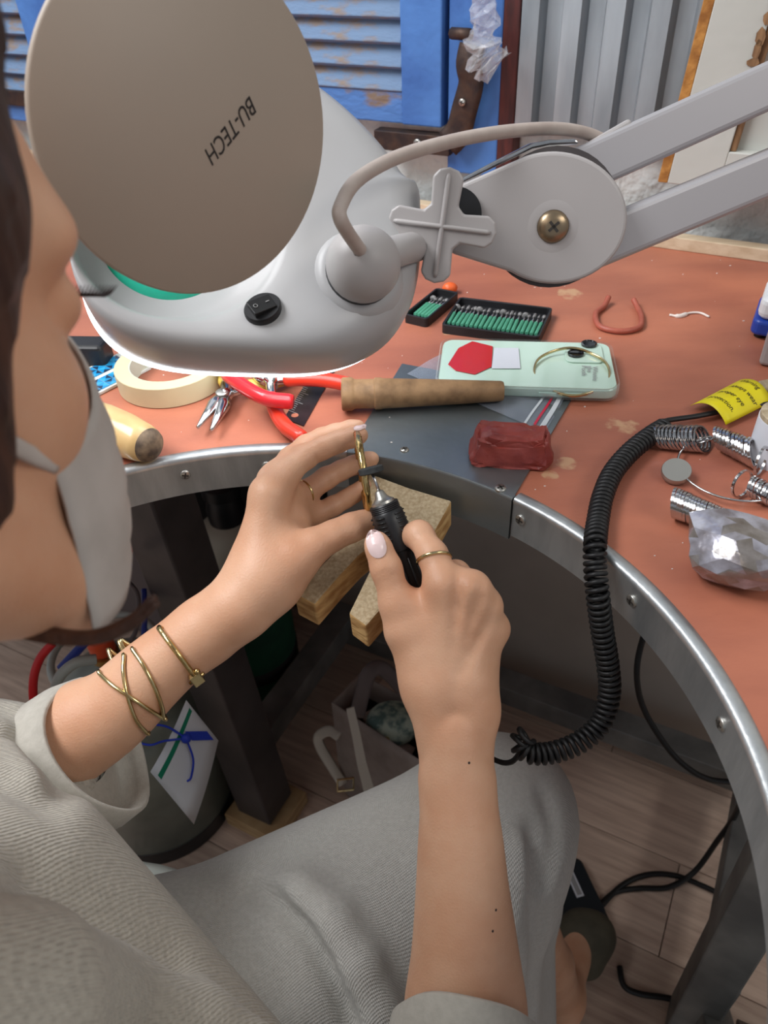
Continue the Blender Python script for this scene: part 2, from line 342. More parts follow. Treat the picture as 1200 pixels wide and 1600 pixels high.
mat('gold_pale', (206, 186, 138), .18, 1.0)
mat('phone_mint', (196, 222, 206), .18, c2=(190, 216, 200), scale=10, coat=.6)
mat('phone_side', (176, 204, 194), .25, .2, coat=.3)
mat('case_clear', (226, 234, 230), .12, alpha=.22, coat=.5)
mat('lens_black', (14, 15, 18), .08, coat=.6)
mat('red_print', (196, 34, 36), .35, coat=.5)
mat('paper_white', (206, 209, 216), .6)
mat('bag_clear', (170, 178, 190), .2, c2=(150, 158, 172), scale=40, bump=.0004, bscale=60, alpha=.42, coat=.5)
mat('bag_stripe', (222, 228, 232), .3, alpha=.85)
mat('bag_red', (206, 36, 66), .35)
mat('mint_sleeve', (84, 158, 128), .45, c2=(70, 140, 112), scale=50)
mat('burr_grit', (150, 148, 146), .6, .5, c2=(110, 108, 108), scale=900, bump=.0004, bscale=1500)
mat('wood_stick', (156, 122, 86), .6, c2=(118, 90, 62), scale=70, stretch=(1, 1, 1), bump=.0005, bscale=120)
mat('wood_handle', (222, 190, 136), .38, c2=(202, 166, 110), scale=24, coat=.4)
mat('wood_scorched', (74, 62, 52), .7, c2=(132, 112, 90), scale=120)
mat('red_grip', (206, 36, 44), .3, coat=.4)
mat('orange_grip', (222, 58, 38), .3, coat=.4)
mat('yellow_grip', (222, 196, 92), .35, coat=.3)
mat('ruler_dark', (66, 62, 66), .35, .7, c2=(52, 48, 52), scale=60)
mat('tape_cream', (200, 190, 156), .6, c2=(208, 198, 160), scale=30)
mat('tape_side', (204, 206, 188), .6)
mat('pack_blue', (30, 142, 200), .35, coat=.3)
mat('pack_light', (56, 168, 216), .35, coat=.3)
mat('pack_dark', (22, 52, 84), .35, coat=.3)
mat('pack_white', (214, 216, 210), .4)
mat('copper_rod', (172, 92, 74), .45, c2=(154, 80, 64), scale=80)
mat('tie_white', (224, 214, 206), .4)
mat('device_blue', (34, 66, 160), .4)
mat('device_white', (220, 224, 226), .4)
mat('tag_yellow', (226, 212, 22), .5, c2=(216, 200, 18), scale=60)
mat('cork', (186, 172, 146), .85, c2=(150, 134, 108), scale=120, bump=.0008, bscale=200)
mat('foil_grey', (168, 168, 180), .2, .35, c2=(120, 114, 116), scale=60, bump=.002, bscale=50, coat=.7, contrast=(.4, .62))
mat('foil_dark', (104, 96, 88), .22, .35, c2=(142, 136, 134), scale=70, bump=.002, bscale=60, coat=.7)
mat('orange_blob', (222, 96, 44), .4)
mat('tank_green', (142, 148, 138), .38, .15, c2=(104, 110, 102), scale=8, coat=.2)
mat('bottle_white', (196, 190, 172), .5, c2=(176, 168, 150), scale=8)
mat('cap_orange', (226, 84, 40), .45)
mat('hose_red', (196, 30, 34), .4); mat('hose_blue', (34, 54, 150), .4); mat('hose_grey', (168, 174, 170), .4)
mat('brass', (176, 138, 78), .35, .9)
mat('green_cloth', (16, 82, 56), .8, c2=(12, 62, 44), scale=14)
mat('card_green', (12, 122, 92), .5); mat('ribbon_blue', (32, 60, 186), .5)
mat('taupe', (150, 138, 132), .55, c2=(136, 124, 118), scale=40, bump=.0003, bscale=300)
mat('taupe_dark', (104, 94, 94), .55); mat('taupe_light', (206, 200, 188), .5); mat('bag_inside', (40, 36, 38), .8)
mat('floral', (190, 206, 190), .6, c2=(96, 124, 120), scale=55, contrast=(.42, .58))
mat('pedal', (24, 32, 38), .5); mat('shoe', (84, 80, 66), .8, c2=(70, 66, 54), scale=40)
mat('stool_white', (208, 216, 208), .5)
mat('clear_wrap', (222, 224, 226), .12, alpha=.35, bump=.003, bscale=90, coat=.6, c2=(200, 200, 204), scale=80)
# ------------------------------------------------------------------ the setting
def struct(o): o['kind'] = 'structure'; return o
fl = thing('floor', 'grey brown wood laminate floor boards under the workbench', 'floor'); del fl['category']; fl['kind'] = 'structure'
obj('floor_base', G().box(L(0, 0, -.03), (T3, N3, Z3), (2.6, 2.6, .02)), 'floor_joint', fl)
PW, PL = .153, 1.28
pg = G().box((0, 0, 0), np.eye(3), (PL / 2 - .0007, PW / 2 - .0007, .005)); pl0 = None
for r in range(-9, 10):
    off = [.0, .45, .83, .22, .6][r % 5]
    for c in range(-2, 2):
        p = L(c * PL + off + PL / 2 - .3, .567 + PW * (r + .5), -.005)
        if pl0 is None: pl0 = obj('plank', pg, 'floor_wood', fl, bevel=.0006, seg=1); q = pl0
        else: q = pl0.copy(); col.objects.link(q)
        q.location = tuple(p); q.rotation_euler = (0, 0, -A0)
NW = .79
wl = obj('wall_back', G().box(L(-.2, NW + .05, 1.2), (T3, N3, Z3), (2.4, .05, 1.25)), 'plaster'); struct(wl)
# workbench
bench = thing('workbench', 'jeweller workbench with orange brown top, round cut-out and metal rim', 'workbench', L(0, .35, 0))
NB = .765; SL, SR, NF = -1.25, .80, -.02
an = np.linspace(math.pi - math.asin(NF / RC) * 1, math.asin(NF / RC), 73)
arc = [(RC * math.cos(a), RC * math.sin(a)) for a in an]
RI = RC + .004
poly = [(SL, NF)] + [(RI * math.cos(a), RI * math.sin(a)) for a in an] + [(SR, NF), (SR, NB), (SL, NB)]
obj('tabletop', G().prism([L(s, n, ZB - .028) for s, n in poly], Z3, .028), 'laminate', bench, bevel=.001, seg=1)
# rim: strip with a rolled bead on top, in two lengths either side of the steel plate
def rim(a0, a1, n=64, ext=None):
    g = G(); pr = [(-.0005, -.033), (-.0005, -.004), (-.001, -.001), (.001, .0012), (.005, .0016), (.0085, .0008), (.0095, -.001), (.004, -.0015), (.0025, -.005), (.0025, -.033)]
    P = []
    for a in np.linspace(a0, a1, n): P.append([L((RC + q[0]) * math.cos(a), (RC + q[0]) * math.sin(a), ZB + q[1]) for q in pr + pr[:1]])
    g.grid(P); return g
def screw_head(p, n, r, parent, m='screw'):
    ax = frame(n, np.array([.3, .1, 1.0])); g = G().lathe([(r, -.0008), (r, .0004), (r * .85, .0012), (.0001, .0014)], p, ax, 16, caps=False); o = obj('screw', g, m, parent, smooth=True)
    g = G()
    for i in (0, 1): g.box(p + ax[2] * .0013, (ax[i], ax[1 - i], ax[2]), (r * .62, r * .14, .0003))
    obj('screw_slot', g, 'screw_slot', o if o.parent and not o.parent.parent else parent)
    return o
AS0, AS1 = math.atan2(.262, -.0665), math.atan2(.256, .0655)
rl = obj('rim', rim(math.pi + .07, AS0 + .002), 'alu', bench, autos=60); rr = obj('rim', rim(AS1 - .002, -.07), 'alu', bench, autos=60)
for (x, y, par) in [(288, 726, rl), (420, 712, rl), (806, 818, rr), (1019, 925, rr), (1153, 1128, rr)]:
    q = toL(B(x, y, ZB - .014)); a = math.atan2(q[1], q[0]); rad = np.array(T3 * math.cos(a) + N3 * math.sin(a))
    screw_head(L(RC * math.cos(a), RC * math.sin(a), ZB - .014) - rad * .0008, -rad, .0042, par)
# steel plate over the bench edge, folded down in front
g = G(); aa = np.linspace(AS0, AS1, 24)
top = [(RC * math.cos(a), RC * math.sin(a)) for a in aa]
g.prism([L(s, n, ZB + .0002) for s, n in top] + [L(.0655, .406, ZB + .0002), L(-.0875, .398, ZB + .0002)], Z3, .0014)
P = [[L((RC + o) * math.cos(a), (RC + o) * math.sin(a), ZB + z) for o, z in ((.003, .0016), (-.0006, .0014), (-.002, -.0005), (-.002, -.036), (0.0, -.036), (0.0, -.002), (.003, .0002))] for a in aa]
g.grid(P); plate = obj('plate', g, 'steel_plate', bench, autos=40)
screw_head(B(782, 766) + Z3 * .0016, Z3, .0042, plate); screw_head(B(632, 706) + Z3 * .0016, Z3, .0035, plate)
# frame
LT, RT = L(-.405, .345, ZB - .028), L(.335, .345, ZB - .028); LF, RF = L(-.345, .347, .035), L(.352, .343, .0)
obj('leg', G().bar(LT, LF, .066, .066, N3), 'leg_dark', bench, bevel=.003)
obj('leg', G().bar(RT, RF, .052, .052, N3), 'leg_grey', bench, bevel=.003)
obj('rail', G().bar(L(-.40, .70, .10), L(.40, .70, .10), .045, .045), 'leg_grey', bench, bevel=.002)
obj('rail', G().bar(L(-.385, .35, .12), L(-.385, .72, .12), .045, .05), 'leg_grey', bench, bevel=.002)
obj('rail', G().bar(L(.365, .35, .12), L(.365, .72, .12), .045, .05), 'leg_grey', bench, bevel=.002)
obj('brace', G().bar(L(.37, .345, .06), L(.40, -.05, .52), .04, .04), 'leg_grey', bench, bevel=.002)
obj('brace', G().bar(L(.43, .345, .03), L(.45, -.10, .56), .05, .05), 'leg_dark', bench, bevel=.002)
obj('back_strip', G().bar(L(SL, NB - .008, ZB + .007), L(SR, NB - .008, ZB + .007), .016, .014), 'cream_wood', bench, bevel=.001)
tag(obj('foot_block', G().box(L(-.345, .347, .0165), (T3, N3, Z3), (.052, .048, .016)), 'pine', bevel=.002), 'pale wood block under the foot of the dark bench leg', 'wood block')
tag(obj('back_board', G().box(L(.42, NW - .012, .45), (T3, N3, Z3), (.86, .008, .44)), 'under_panel', bevel=.002), 'plain grey brown board upright under the bench against the wall', 'board')
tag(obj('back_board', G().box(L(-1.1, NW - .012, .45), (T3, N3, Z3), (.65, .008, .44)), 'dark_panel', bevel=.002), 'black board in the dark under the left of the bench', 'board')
# bench pin: wedge with a V slot
def pin_xy(x, y, z): return B(x, y, z)
def zp(n): return ZB - .012 - (.262 - n) * .27          # slope of the pin's top
def pin_pt(x, y):
    z = ZB - .02
    for _ in range(12): z = zp(toL(B(x, y, z))[1])
    return B(x, y, z)
PT = [pin_pt(*p) for p in [(575, 738), (640, 762), (706, 782), (675, 838), (640, 900), (572, 978), (545, 958), (585, 876), (592, 842), (560, 868), (530, 900), (492, 944), (458, 926), (530, 855), (570, 800)]]
down = nrm(-Z3 + N3 * .05)
g = G(); g.cur = 0; k = len(PT); Q = np.array(PT); R = Q + down * .024
g.add(np.vstack([Q, R]), [tuple(range(k))]); g.cur = 1; g.f += [tuple(range(k, 2 * k))[::-1]] + [(i, (i + 1) % k, k + (i + 1) % k, k + i) for i in range(k)]; g.mi += [1] * (k + 1)
tag(obj('bench_pin', g, ['pin_top', 'pin_side'], bevel=.0015), 'worn wooden bench pin with a V slot jutting from the steel plate', 'bench pin')
# ------------------------------------------------------------------ things against the wall
def wbox(s0, s1, z0, z1, n0, n1): return G().box(L((s0 + s1) / 2, (n0 + n1) / 2, (z0 + z1) / 2), (T3, N3, Z3), (abs(s1 - s0) / 2, abs(n1 - n0) / 2, abs(z1 - z0) / 2))
def sz(x, y, n=NW - .03): return toL(Wn(x, y, n))
nf = NW - .035
s_a, s_b = sz(690, 100, nf)[0], sz(626, 100, nf)[0]; zb = sz(640, 196, nf)[2]; zr = sz(560, 140, nf)[2]
sh = thing('window_shutter', 'blue louvred wooden shutter with flaking slats, left of the iron latch', 'shutter', L(-.5, NW - .02, 0))
s_l = s_b - .34
obj('stile', wbox(s_b, s_a, zb, 1.7, nf, NW - .004), 'blue_paint', sh, bevel=.002)
obj('stile', wbox(s_l - .07, s_l, zb, 1.7, nf, NW - .004), 'blue_paint', sh, bevel=.002)
obj('rail', wbox(s_l, s_b, zb, zr, nf + .004, NW - .006), 'blue_worn_rail', sh, bevel=.002)
obj('rail', wbox(s_l, s_b, 1.62, 1.7, nf + .004, NW - .006), 'blue_worn_rail', sh, bevel=.002)
tilt = nrm(Z3 + N3 * .55); z = zr + .014; sl0 = None
while z < 1.62:
    g = G().box((0, 0, 0), (T3, np.cross(tilt, T3), tilt), ((s_b - s_l) / 2, .004, .017))
    if sl0 is None: sl0 = q = obj('slat', g, 'blue_worn', sh, bevel=.0015)
    else: q = sl0.copy(); col.objects.link(q)
    q.location = tuple(L((s_b + s_l) / 2, nf + .013, z) - np.array(sh.location)); z += .0245
# the mesh of the slats is centred on its own origin
me = sl0.data; off = Vector(tuple(-np.array(sh.location)))
for v in me.vertices: v.co = v.co - off
sh2 = thing('window_shutter', 'plain blue wooden shutter leaf carrying the iron latch', 'shutter', L(-.2, NW - .02, 0))
s_c, s_d = sz(697, 100, nf)[0], sz(780, 100, nf)[0]; z2 = sz(740, 262, nf)[2]
obj('stile', wbox(s_c, s_d, z2 - .01, 1.7, nf + .006, NW - .004), 'blue_paint', sh2, bevel=.002)
obj('hinge_bar', wbox(sz(585, 220, nf - .005)[0], sz(702, 220, nf - .005)[0], sz(640, 238, nf - .005)[2], sz(640, 208, nf - .005)[2], nf - .006, nf + .012), 'rust_iron', sh2, bevel=.001)
screw_head(Wn(652, 224, nf - .008), -N3, .005, sh2, 'screw')
sh3 = thing('window_shutter', 'dark blue worn shutter leaf behind the head at far left', 'shutter', L(-1.0, NW - .02, 0))
for (x0, x1, y0, y1, nm, mm) in [(-160, 92, 148, 190, 'rail', 'blue_worn_rail'), (-160, -40, -300, 150, 'stile', 'blue_paint'), (52, 98, -300, 150, 'stile', 'blue_paint')]:
    a, b = sz(x0, 100)[0], sz(x1, 100)[0]; obj(nm, wbox(a, b, sz(40, y1)[2], sz(40, y0)[2], NW - .03, NW - .004), mm, sh3, bevel=.002)
obj('rust_strap', wbox(sz(-100, 150)[0], sz(92, 150)[0], sz(40, 165)[2], sz(40, 142)[2], NW - .036, NW - .028), 'rust_iron', sh3, bevel=.001)
a, b = sz(-40, 100)[0], sz(52, 100)[0]
for i in range(9):
    zz = sz(20, 132)[2] + .026 * i; o = obj('slat', G().box(L((a + b) / 2, NW - .016, zz), (T3, np.cross(tilt, T3), tilt), (abs(b - a) / 2, .004, .015)), 'blue_worn', sh3, bevel=.001)
tag(obj('bamboo_strip', G().bar(Wn(112, 62, NW - .04), Wn(96, -120, NW - .04), .03, .008, N3), 'bamboo', bevel=.001), 'yellowish bamboo strip beside the far left shutter', 'strip')
tag(obj('door_post', wbox(sz(781, 90)[0], sz(809, 90)[0], ZB - .02, 1.7, NW - .028, NW - .002), 'maroon_wood', bevel=.002), 'dark maroon wooden post between blue shutter and metal sheet', 'post')
# corrugated sheet
s0, s1 = sz(811, 90)[0], sz(1085, 90)[0]; pts = []; per = (s1 - s0) / 4.1; i = 0; s = s0
prof = []
while s < s1 + .05:
    for t, h in ((0, 0), (.42, 0), (.52, 1), (.90, 1), (1.0, 0)): prof.append((s + t * per, h * .014))
    s += per
zlo, zhi = sz(900, 212)[2], 1.7
P = [[L(a, NW - .016 - .014 + h * 1.0, z) for a, h in prof] for z in (zlo, (zlo + zhi) / 2, zhi)]
tag(obj('corrugated_sheet', G().grid(P), 'zinc', solid=.0008), 'grey corrugated metal sheet upright beside the maroon post', 'metal sheet')
# white painted panel leaning beside it
wp = thing('panel_door', 'white painted wooden door with a raw brown edge at top right', 'door', L(.25, NW - .02, ZB))
n1 = NW - .064
e0, e1 = sz(1063, 120, n1)[0], sz(1078, 120, n1)[0]; zb2 = sz(1060, 288, n1)[2]
lean = math.radians(2.2)
def lp(s, z, n): return L(s + (z - zb2) * math.tan(-lean) * 0 - (z - zb2) * -.07, n, z)
def lbox(s0, s1, z0, z1, n0, n1_):
    return G().add([lp(s, z, n) for n in (n0, n1_) for z in (z0, z1) for s in (s0, s1)], [(0, 1, 3, 2), (4, 6, 7, 5), (0, 4, 5, 1), (2, 3, 7, 6), (0, 2, 6, 4), (1, 5, 7, 3)])
es = sz(1033, 288, n1)[0]
obj('raw_edge', lbox(es - .004, es + .006, zb2, 1.7, n1, n1 + .03), 'raw_edge', wp, bevel=.001)
obj('stile', lbox(es + .006, es + .056, zb2, 1.7, n1 - .001, n1 + .03), 'white_paint', wp, bevel=.001)
obj('bottom_rail', lbox(es + .056, es + .7, zb2, zb2 + .035, n1 - .001, n1 + .03), 'white_paint', wp, bevel=.001)
obj('moulding', lbox(es + .056, es + .062, zb2 + .035, 1.7, n1 + .002, n1 + .03), 'peeled_wood', wp, bevel=.001)
obj('panel', lbox(es + .062, es + .7, zb2 + .035, 1.7, n1 + .012, n1 + .026), 'white_paint', wp)
# chipped paint flakes on the stile's inner edge
g = G()
for i in range(12):
    z = 1.045 + i * .011 + random.uniform(-.003, .003); w = random.uniform(.002, .008); h = random.uniform(.004, .01)
    c = lp(es + .056 - w * .5, z, n1 - .0015); g.prism([c + T3 * w * math.cos(t) * random.uniform(.7, 1.1) + Z3 * h * math.sin(t) * random.uniform(.7, 1.1) for t in np.linspace(0, 6.28, 8)[:-1]], -N3, .0006)
obj('bare_patch', g, 'peeled_wood', wp, kind='stuff')
# iron latch and the cellophane round its top
g = G(); pth = spline([Wn(738, 70, nf - .012), Wn(732, 100, nf - .016), Wn(736, 130, nf - .014), Wn(726, 170, nf - .012), Wn(716, 206, nf - .010), Wn(700, 224, nf - .010)], 24)
g.tube(pth, [.015] * 8 + list(np.linspace(.015, .017, 16)), 10, flat=.3, upv=N3)
la = thing('iron_latch', 'old curved iron latch handle fixed on the blue shutter', 'latch', Wn(720, 220, nf))
obj('handle', g, 'rust_iron', la, smooth=True); screw_head(Wn(722, 160, nf - .019), -N3, .004, la, 'screw')
obj('catch', G().tube([Wn(706, 52, nf - .004), Wn(735, 54, nf - .012)], .006, 8), 'rust_iron', la, smooth=True)
g = G(); ct = spline([Wn(757, -25, nf - .03), Wn(757, 30, nf - .03), Wn(752, 70, nf - .03), Wn(762, 92, nf - .028), Wn(776, 108, nf - .026)], 22); rr_ = [.010 + .004 * random.random() for _ in range(10)] + [.014 + .009 * random.random() for _ in range(12)]
g.tube(ct, rr_, 9); V = np.vstack(g.v); V += rng.normal(0, .0022, V.shape); g.v = [V]
tag(obj('cellophane_twist', g, 'clear_wrap'), 'crumpled clear cellophane hanging round the latch top', 'cellophane')
# ------------------------------------------------------------------ magnifier lamp
from mathutils.bvhtree import BVHTree
def bvh(g): return BVHTree.FromPolygons([tuple(v) for v in np.vstack(g.v)], g.f)
def hit(t, x, y):
    d = nrm(ray(x, y)); h = t.ray_cast(Vector(CO), Vector(d)); return (np.array(h[0]), np.array(h[1])) if h[0] is not None else None
def onplane(x, y, p0, n):
    v = ray(x, y); return CO + v * (((p0 - CO) @ n) / (v @ n))
lamp = thing('magnifier_lamp', 'grey white magnifier lamp on a double arm with its round lid open', 'magnifier lamp', C(865, 340, .52))
hc = C(398, 306, .475); vw = nrm(ray(398, 306)); iu = nrm(cu - vw * (cu @ vw)); ix = np.cross(vw, iu)
tl = math.radians(27); hn = -vw * math.cos(tl) + iu * math.sin(tl); hy = iu * math.cos(tl) + vw * math.sin(tl); hx = np.cross(hy, hn)
def sup(a, rx, ry, e):
    c, s = math.cos(a), math.sin(a); return rx * np.sign(c) * abs(c) ** (2 / e), ry * np.sign(s) * abs(s) ** (2 / e)
HX, HY = .110, .101; LO = (-.053, -.021); LR = .055
def loop(k, h, n=96):
    """k 1 = outline of the housing, 0 = edge of the lens opening"""
    P = []
    for a in np.linspace(0, 2 * math.pi, n, endpoint=False):
        q_ = min(1, max(0, math.sin(a) * 2.6)); x, y = sup(a, HX, HY, (3.5 if math.cos(a) < 0 else 2.9) - (2.05 if math.cos(a) < 0 else 1.45) * q_ * q_ * (3 - 2 * q_)); w = k; X, Y = (LO[0] * (1 - w) + w * x + (1 - w) * LR * math.cos(a), LO[1] * (1 - w) + w * y + (1 - w) * LR * math.sin(a)) if w >= 0 else (LO[0] + (1 + w) * LR * math.cos(a), LO[1] + (1 + w) * LR * math.sin(a))
        P.append(hc + hx * X + hy * Y + hn * h)
    return P
g = G(); lv = [(.93, -.046), (.985, -.045), (1.0, -.040), (1.0, -.028), (.985, -.016), (.95, -.006), (.88, .001), (.75, .005), (.55, .006), (.30, .004), (.18, .0015), (.13, -.001), (.10, -.005), (.04, -.006), (0.0, -.010), (-.22, -.013), (-.23, -.04)]
P = [loop(*l) for l in lv]; P = [q + q[:1] for q in P]; g.grid(P); hg = g; ht = bvh(g)
hous = obj('housing', g, 'lamp_white', lamp, smooth=True)
g = G(); g.grid([q + q[:1] for q in [[p - hx * .0028 - hy * .0010 for p in q] for q in (loop(.975, -.0440), loop(.990, -.0440), loop(.990, -.0475), loop(.06, -.0475))]]); obj('light_diffuser', g, 'led', lamp)
led = bpy.data.lights.new('lamp_tube', 'AREA'); led.shape = 'DISK'; led.size = .17; led.energy = .22; led.color = (.92, .97, 1.0)
lo_ = bpy.data.objects.new('lamp_tube', led); col.objects.link(lo_); p = hc - hn * .05; lo_.parent = lamp
lo_.rotation_euler = Vector(tuple(-hn)).to_track_quat('-Z', 'Y').to_euler(); lo_.location = tuple(p - np.array(lamp.location))
g = G(); lc = hc + hx * LO[0] + hy * LO[1]; g.lathe([(.0001, -.010), (.024, -.012), (.036, -.016), (.0425, -.019), (.0425, -.024), (.036, -.028), (.024, -.032), (.0001, -.035)], lc, (hx, hy, hn), 48, caps=False); obj('lens', g, 'lens_glass', lamp, smooth=True)
# lid
lp0 = C(305, 202, .365); lvw = nrm(ray(305, 202)); lu = nrm(cu - lvw * (cu @ lvw)); lx = np.cross(lvw, lu); la_ = math.radians(29)
ln = -lvw * math.cos(la_) + lx * math.sin(la_); lX = lx * math.cos(la_) + lvw * math.sin(la_); lY = lu; LRD = .0768
g = G().lathe([(.0001, -.004), (LRD - .003, -.004), (LRD, -.0025), (LRD, -.0008), (LRD - .0012, .0004), (.0001, .0007)], lp0, (lX, lY, ln), 96, caps=False)
lid = obj('lid', g, 'lamp_lid', lamp, autos=50)
tb, te = onplane(402, 150, lp0 + ln * .0008, ln), onplane(331, 237, lp0 + ln * .0008, ln)
ta = onplane(396, 157, lp0 + ln * .0008, ln); xd = nrm(te - tb); yd = nrm(np.cross(ln, xd))
text_obj('lettering', 'BU-TECH', 'print_black', lid, onplane(391, 148, lp0 + ln * .0008, ln), xd, yd, .0112, shear=.32, squeeze=.80, depth=.0001)
for (x, y) in ((462, 340), (426, 385)):
    p = onplane(x, y, lp0, ln); obj('hinge', G().tube([p - lY * .0022 - lX * .0016 - ln * .003, p + lY * .0022 + lX * .0016 - ln * .003], .0026, 10), 'black_plastic', lamp, smooth=True)
# switch on the housing
p, n = hit(ht, 411, 484); n = n if n @ ray(411, 484) < 0 else -n; fx = nrm(np.cross(cu, n)); rot = math.radians(35); fy = np.cross(n, fx); X = fx * math.cos(rot) + fy * math.sin(rot); Y = np.cross(n, X)
sw = obj('switch', G().lathe([(1, -.004), (1, .0025), (.93, .0035), (.8, .0035)], (0, 0, 0), (X * .0118, Y * .0098, n), 40), 'black_plastic', lamp, autos=40)
sw.data.transform(Matrix.Translation(tuple(p)))
g = G(); a = p + n * .0035; W = .0075; H = .0052
g.add([a - X * W - Y * H, a + X * W - Y * H, a + X * W + Y * H, a - X * W + Y * H, a - X * W - Y * H + n * .0045, a + X * W - Y * H + n * .001, a + X * W + Y * H + n * .001, a - X * W + Y * H + n * .0045], [(3, 2, 1, 0), (4, 5, 6, 7), (0, 1, 5, 4), (1, 2, 6, 5), (2, 3, 7, 6), (3, 0, 4, 7)])
rk = obj('rocker', g, 'black_rubber', sw, bevel=.0008)
up_ = nrm(np.cross(n * .0035 * 0 + n, Y)); sl = nrm(X * 2 * W - n * .0035); nn = np.cross(sl, Y); nn = nn if nn @ n > 0 else -nn
c_ = a + n * .0029
g = G().tube([c_ - sl * .0042 + nn * .0002 + .0012 * (math.cos(t) * sl + math.sin(t) * Y) for t in np.linspace(0, 6.28, 15)[:-1]], .0002, 5, closed=True)
g.bar(c_ + sl * .0028 + nn * .0002, c_ + sl * .0052 + nn * .0002, .0005, .0003, nn); obj('switch_marks', g, 'print_grey', sw)
# ball joint
p, n = hit(ht, 562, 425); n = n if n @ ray(562, 425) < 0 else -n
jc = p + n * .012
obj('collar', G().lathe([(.030, -.006), (.027, -.001), (.0235, .002), (.017, .002)], p, frame(n), 32), 'lamp_white', lamp, autos=50)
obj('joint_gap', G().lathe([(.0218, 0), (.0218, .0045)], p + n * .002, frame(n), 32), 'black_plastic', lamp)
obj('ball_joint', G().ball(jc, .0228, seg=32, rings=20), 'lamp_grey', lamp, smooth=True)
pd = C(820, 335, .505); pn = nrm(-ray(820, 335) + cr * .10)
kc = onplane(691, 353, pd, pn) + pn * .026
obj('joint_arm', G().tube(spline([jc, C(622, 392, .470), C(668, 380, .512), onplane(745, 350, pd, pn) - pn * .020], 14), [.012, .0115, .0105, .010, .0095] + [.0095] * 9, 16), 'lamp_grey', lamp, smooth=True)
# bracket plates (teardrop), front and back
def tear(off, r_add=0.0):
    c = (865, 340); r = 116; P = []
    for a in np.radians(np.linspace(-112, 125, 40)): P.append((c[0] + r * math.cos(a), c[1] + (r - 12) * math.sin(a)))
    P += [(705, 396), (690, 372), (694, 330), (708, 300), (720, 288)]
    return [onplane(x, y, pd, pn) - pn * off for x, y in P]
obj('joint_cover', G().prism(tear(0), -pn, .007), 'lamp_grey', lamp, bevel=.0025, seg=3)
obj('joint_cover', G().prism(tear(.034), -pn, .007), 'lamp_grey', lamp, bevel=.0025, seg=3)
obj('spacer', G().lathe([(.044, 0), (.044, .03)], onplane(866, 342, pd, pn) - pn * .036, frame(pn), 40), 'leg_dark', lamp, autos=40)
sc_ = onplane(864, 354, pd, pn) + pn * .0006
so = obj('screw', G().lathe([(.0105, -.002), (.0102, .0012), (.008, .0032), (.004, .004), (.0001, .0042)], sc_, frame(pn), 24, caps=False), 'brass_screw', lamp, smooth=True)
fr = frame(pn); g = G()
for i in (0, 1):
    d1 = fr[0] * math.cos(.7 + i * 1.57) + fr[1] * math.sin(.7 + i * 1.57); g.box(sc_ + pn * .004, (d1, np.cross(pn, d1), pn), (.0042, .0009, .0005))
obj('screw_slot', g, 'screw_slot', so)
obj('dimple', G().lathe([(.0165, .0), (.0125, .0005), (.0105, .0004)], sc_ - pn * .0006, frame(pn), 28, caps=False), 'lamp_grey', lamp, smooth=True)
# cross knob
kx = nrm(cr * 1.0 - cu * .05 - pn * (cr @ pn)); ky = nrm(np.cross(pn, kx)); a_ = math.radians(-4)
kX = kx * math.cos(a_) + ky * math.sin(a_); kY = np.cross(pn, kX)
S = .5 * 1.0 / 1200 * .93
def cross_poly(hw, ln_):
    P = []
    for q in range(4):
        c, s = math.cos(q * math.pi / 2), math.sin(q * math.pi / 2)
        for (a, b) in [(hw, hw + .004), (hw + .001, ln_ - hw * .7), (hw * .7, ln_ - hw * .2), (0, ln_), (-hw * .7, ln_ - hw * .2), (-hw - .001, ln_ - hw * .7), (-hw, hw + .004), (-hw - .003, hw + .0012)]:
            P.append((a * c - b * s, a * s + b * c))
    return P
kp = [kc + kX * a + kY * b for a, b in cross_poly(.0086, .0345)]
kn = obj('cross_knob', G().prism([q - pn * .005 for q in kp], pn, .011), 'lamp_grey', lamp, bevel=.0042, seg=4)
g = G()
for i in range(2):
    d1 = (kX, kY)[i]; g.tube([kc + pn * .006 - d1 * .0305, kc + pn * .0066 - d1 * .028, kc + pn * .0068, kc + pn * .0066 + d1 * .028, kc + pn * .006 + d1 * .0305], [.001, .0016, .0016, .0016, .001], 8)
obj('knob_rib', g, 'lamp_grey', kn, smooth=True)
obj('knob_bolt', G().lathe([(.009, -.022), (.009, 0)], kc - pn * .004, frame(pn), 20), 'lamp_grey', lamp)
obj('washer', G().lathe([(.017, 0), (.017, .003)], onplane(712, 335, pd, pn) + pn * .0003, frame(pn), 32), 'black_plastic', lamp, autos=40)
# arms: two square tubes that run up to the right, to a bracket fixed on the bench beyond the frame
def beam(x0, y0, d0, x1, y1, d1, w, h, nm): obj(nm, G().bar(C(x0, y0, d0), C(x1, y1, d1), h, w, pn), 'lamp_arm', lamp, bevel=.004, seg=3)
beam(890, 274, .535, 1330, 76, .525, .0315, .030, 'arm'); beam(895, 396, .530, 1330, 216, .545, .0285, .030, 'arm')
ex = C(1345, 150, .535); obj('end_bracket', G().tube([C(1338, 60, .53), C(1345, 230, .55)], .024, 20), 'lamp_grey', lamp, smooth=True)
bp_ = np.array([ex[0] + .02, ex[1] - .0, ZB]); obj('post', G().tube([ex, bp_], .011, 16), 'lamp_arm', lamp, smooth=True)
obj('base_clamp', G().box(bp_ + Z3 * .021, (T3, N3, Z3), (.03, .03, .02)), 'lamp_grey', lamp, bevel=.003)
obj('cable_channel', G().bar(C(905, 243, .525), C(984, 198, .522), .010, .013, pn), 'lamp_grey', lamp, bevel=.002)
